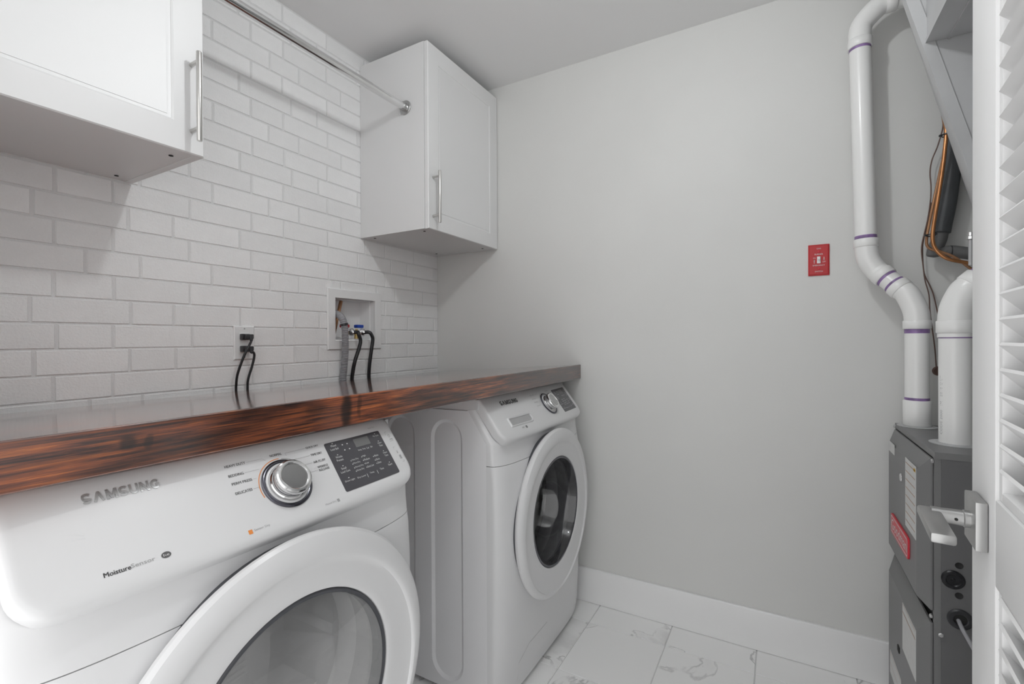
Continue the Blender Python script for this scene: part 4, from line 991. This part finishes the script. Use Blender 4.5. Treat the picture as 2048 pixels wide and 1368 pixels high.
for (pxy, x, lbl) in (((1890, 270), -.132, 'black cable tie round the top of the copper lines'), ((1860, 470), -.125, 'black cable tie at the bend of the copper lines')):
    c = pixx(pxy, x); t = MB()
    t.ring([(.0115, -.0015), (.0130, -.0015), (.0130, .0015), (.0115, .0015)], (c.x, c.y-.004, c.z), (.15, .12, 1), 20)
    t.box(c.x-.003, c.x+.003, c.y+.006, c.y+.014, c.z-.003, c.z+.003, .001)
    tag(t.build('cable_tie', 'black'), lbl, 'cable tie')
va = pixx((1941, 500), -.14); vt = thing('service_valve', 'small grey metal service valve at the edge of the louvered door', 'valve', tuple(va))
b = MB(); b.tube([va+Vector((0, 0, -.045)), va+Vector((0, 0, .030))], .005, 12); b.build('stem', 'duct', vt)
MB().lathe([(.004, .030), (.009, .032), (.009, .040), (.006, .042), (.006, .052), (0, .052)], va, (0, 0, 1), 8).build('cap', 'screw', vt)

# ------------------------------------------------------------------ louvered door, swung open
hd = R(-4.8); Ex, Ey = -1.088, -1.8578; DW = .79; DT = .035
dirv = Vector((math.cos(hd), math.sin(hd), 0)); hinge = Vector((Ex, Ey, 0))-dirv*DW
door = bpy.data.objects.new('door_1', None); COL.objects.link(door); door.location = (hinge.x, hinge.y, .012); door.rotation_euler = (0, 0, hd); door.empty_display_size = .05
struct(door, 'white louvered door standing open at the right edge'); bpy.context.view_layer.update()
def dpart(mb, name, mat, par=None, ang=30):
    o = mb.build(name, mat, None, ang); o.parent = par or door; return o   # built in door coordinates: x from hinge, y=0 visible face
SW = .120; DHT = 2.03; o_ = .012
dpart(MB().box(DW-SW, DW, -DT, 0, 0, DHT, .0015), 'stile', 'doorw'); dpart(MB().box(0, SW, -DT, 0, 0, DHT, .0015), 'stile', 'doorw')
rails = ((0, .22), (.871-o_, .980-o_), (DHT-.11, DHT))
for z0, z1 in rails: dpart(MB().box(SW+.0002, DW-SW-.0002, -DT, -.0004, z0, z1, .001), 'rail', 'doorw')
panels = ((.22, .871-o_), (.980-o_, DHT-.11))
sl = MB(); L2 = DW-2*SW-.026
pr2 = [(-.003, .0175), (-.0005, .0140), (-.031, -.0175), (-.0335, -.0140)]
sl.prism([(q[0], q[1]) for q in pr2], -L2/2, L2/2, lambda q, a: (a, q[0], q[1]))
slm = sl.mesh('louver_slat', 'doorw', 25)
for z0, z1 in panels:
    bd_ = MB(); w_ = .013
    for (a, c, d, e) in ((SW, SW+w_, z0, z1), (DW-SW-w_, DW-SW, z0, z1), (SW+w_, DW-SW-w_, z0, z0+w_), (SW+w_, DW-SW-w_, z1-w_, z1)):
        bd_.box(a, c, -DT+.002, -.0035, d, e, .0025)
    dpart(bd_, 'panel_bead', 'doorw')
    n = int((z1-z0-2*w_-.012)/.0311); off_ = ((z1-z0-2*w_)-n*.0311)/2
    for i in range(n+1):
        o = bpy.data.objects.new('louver_slat', slm); COL.objects.link(o); o.parent = door; o.location = (DW/2, 0, z0+w_+off_+i*.0311)
# lever handle
hs, hz = DW-.060, .934-o_
ro = dpart(MB().box(hs-.0325, hs+.0325, .0005, .013, hz-.0325, hz+.0325, .0015), 'lever_handle', 'nickel')
lab(ro, 'satin nickel lever handle with square rosette')
dpart(MB().lathe([(.0118, 0), (.0118, .006), (.0108, .007), (.0100, .030), (.0105, .040), (0, .040)], (hs, .013, hz), (0, 1, 0), 28), 'neck', 'nickel', ro)
dpart(MB().box(hs-.108, hs+.014, .042, .067, hz-.0065, hz+.0065, .003), 'lever', 'nickel', ro)
dpart(MB().lathe([(0, 0), (.002, 0), (.002, .0012), (0, .0012)], (hs-.0104, .028, hz), (-1, 0, 0), 10), 'set_screw', 'hole', ro)
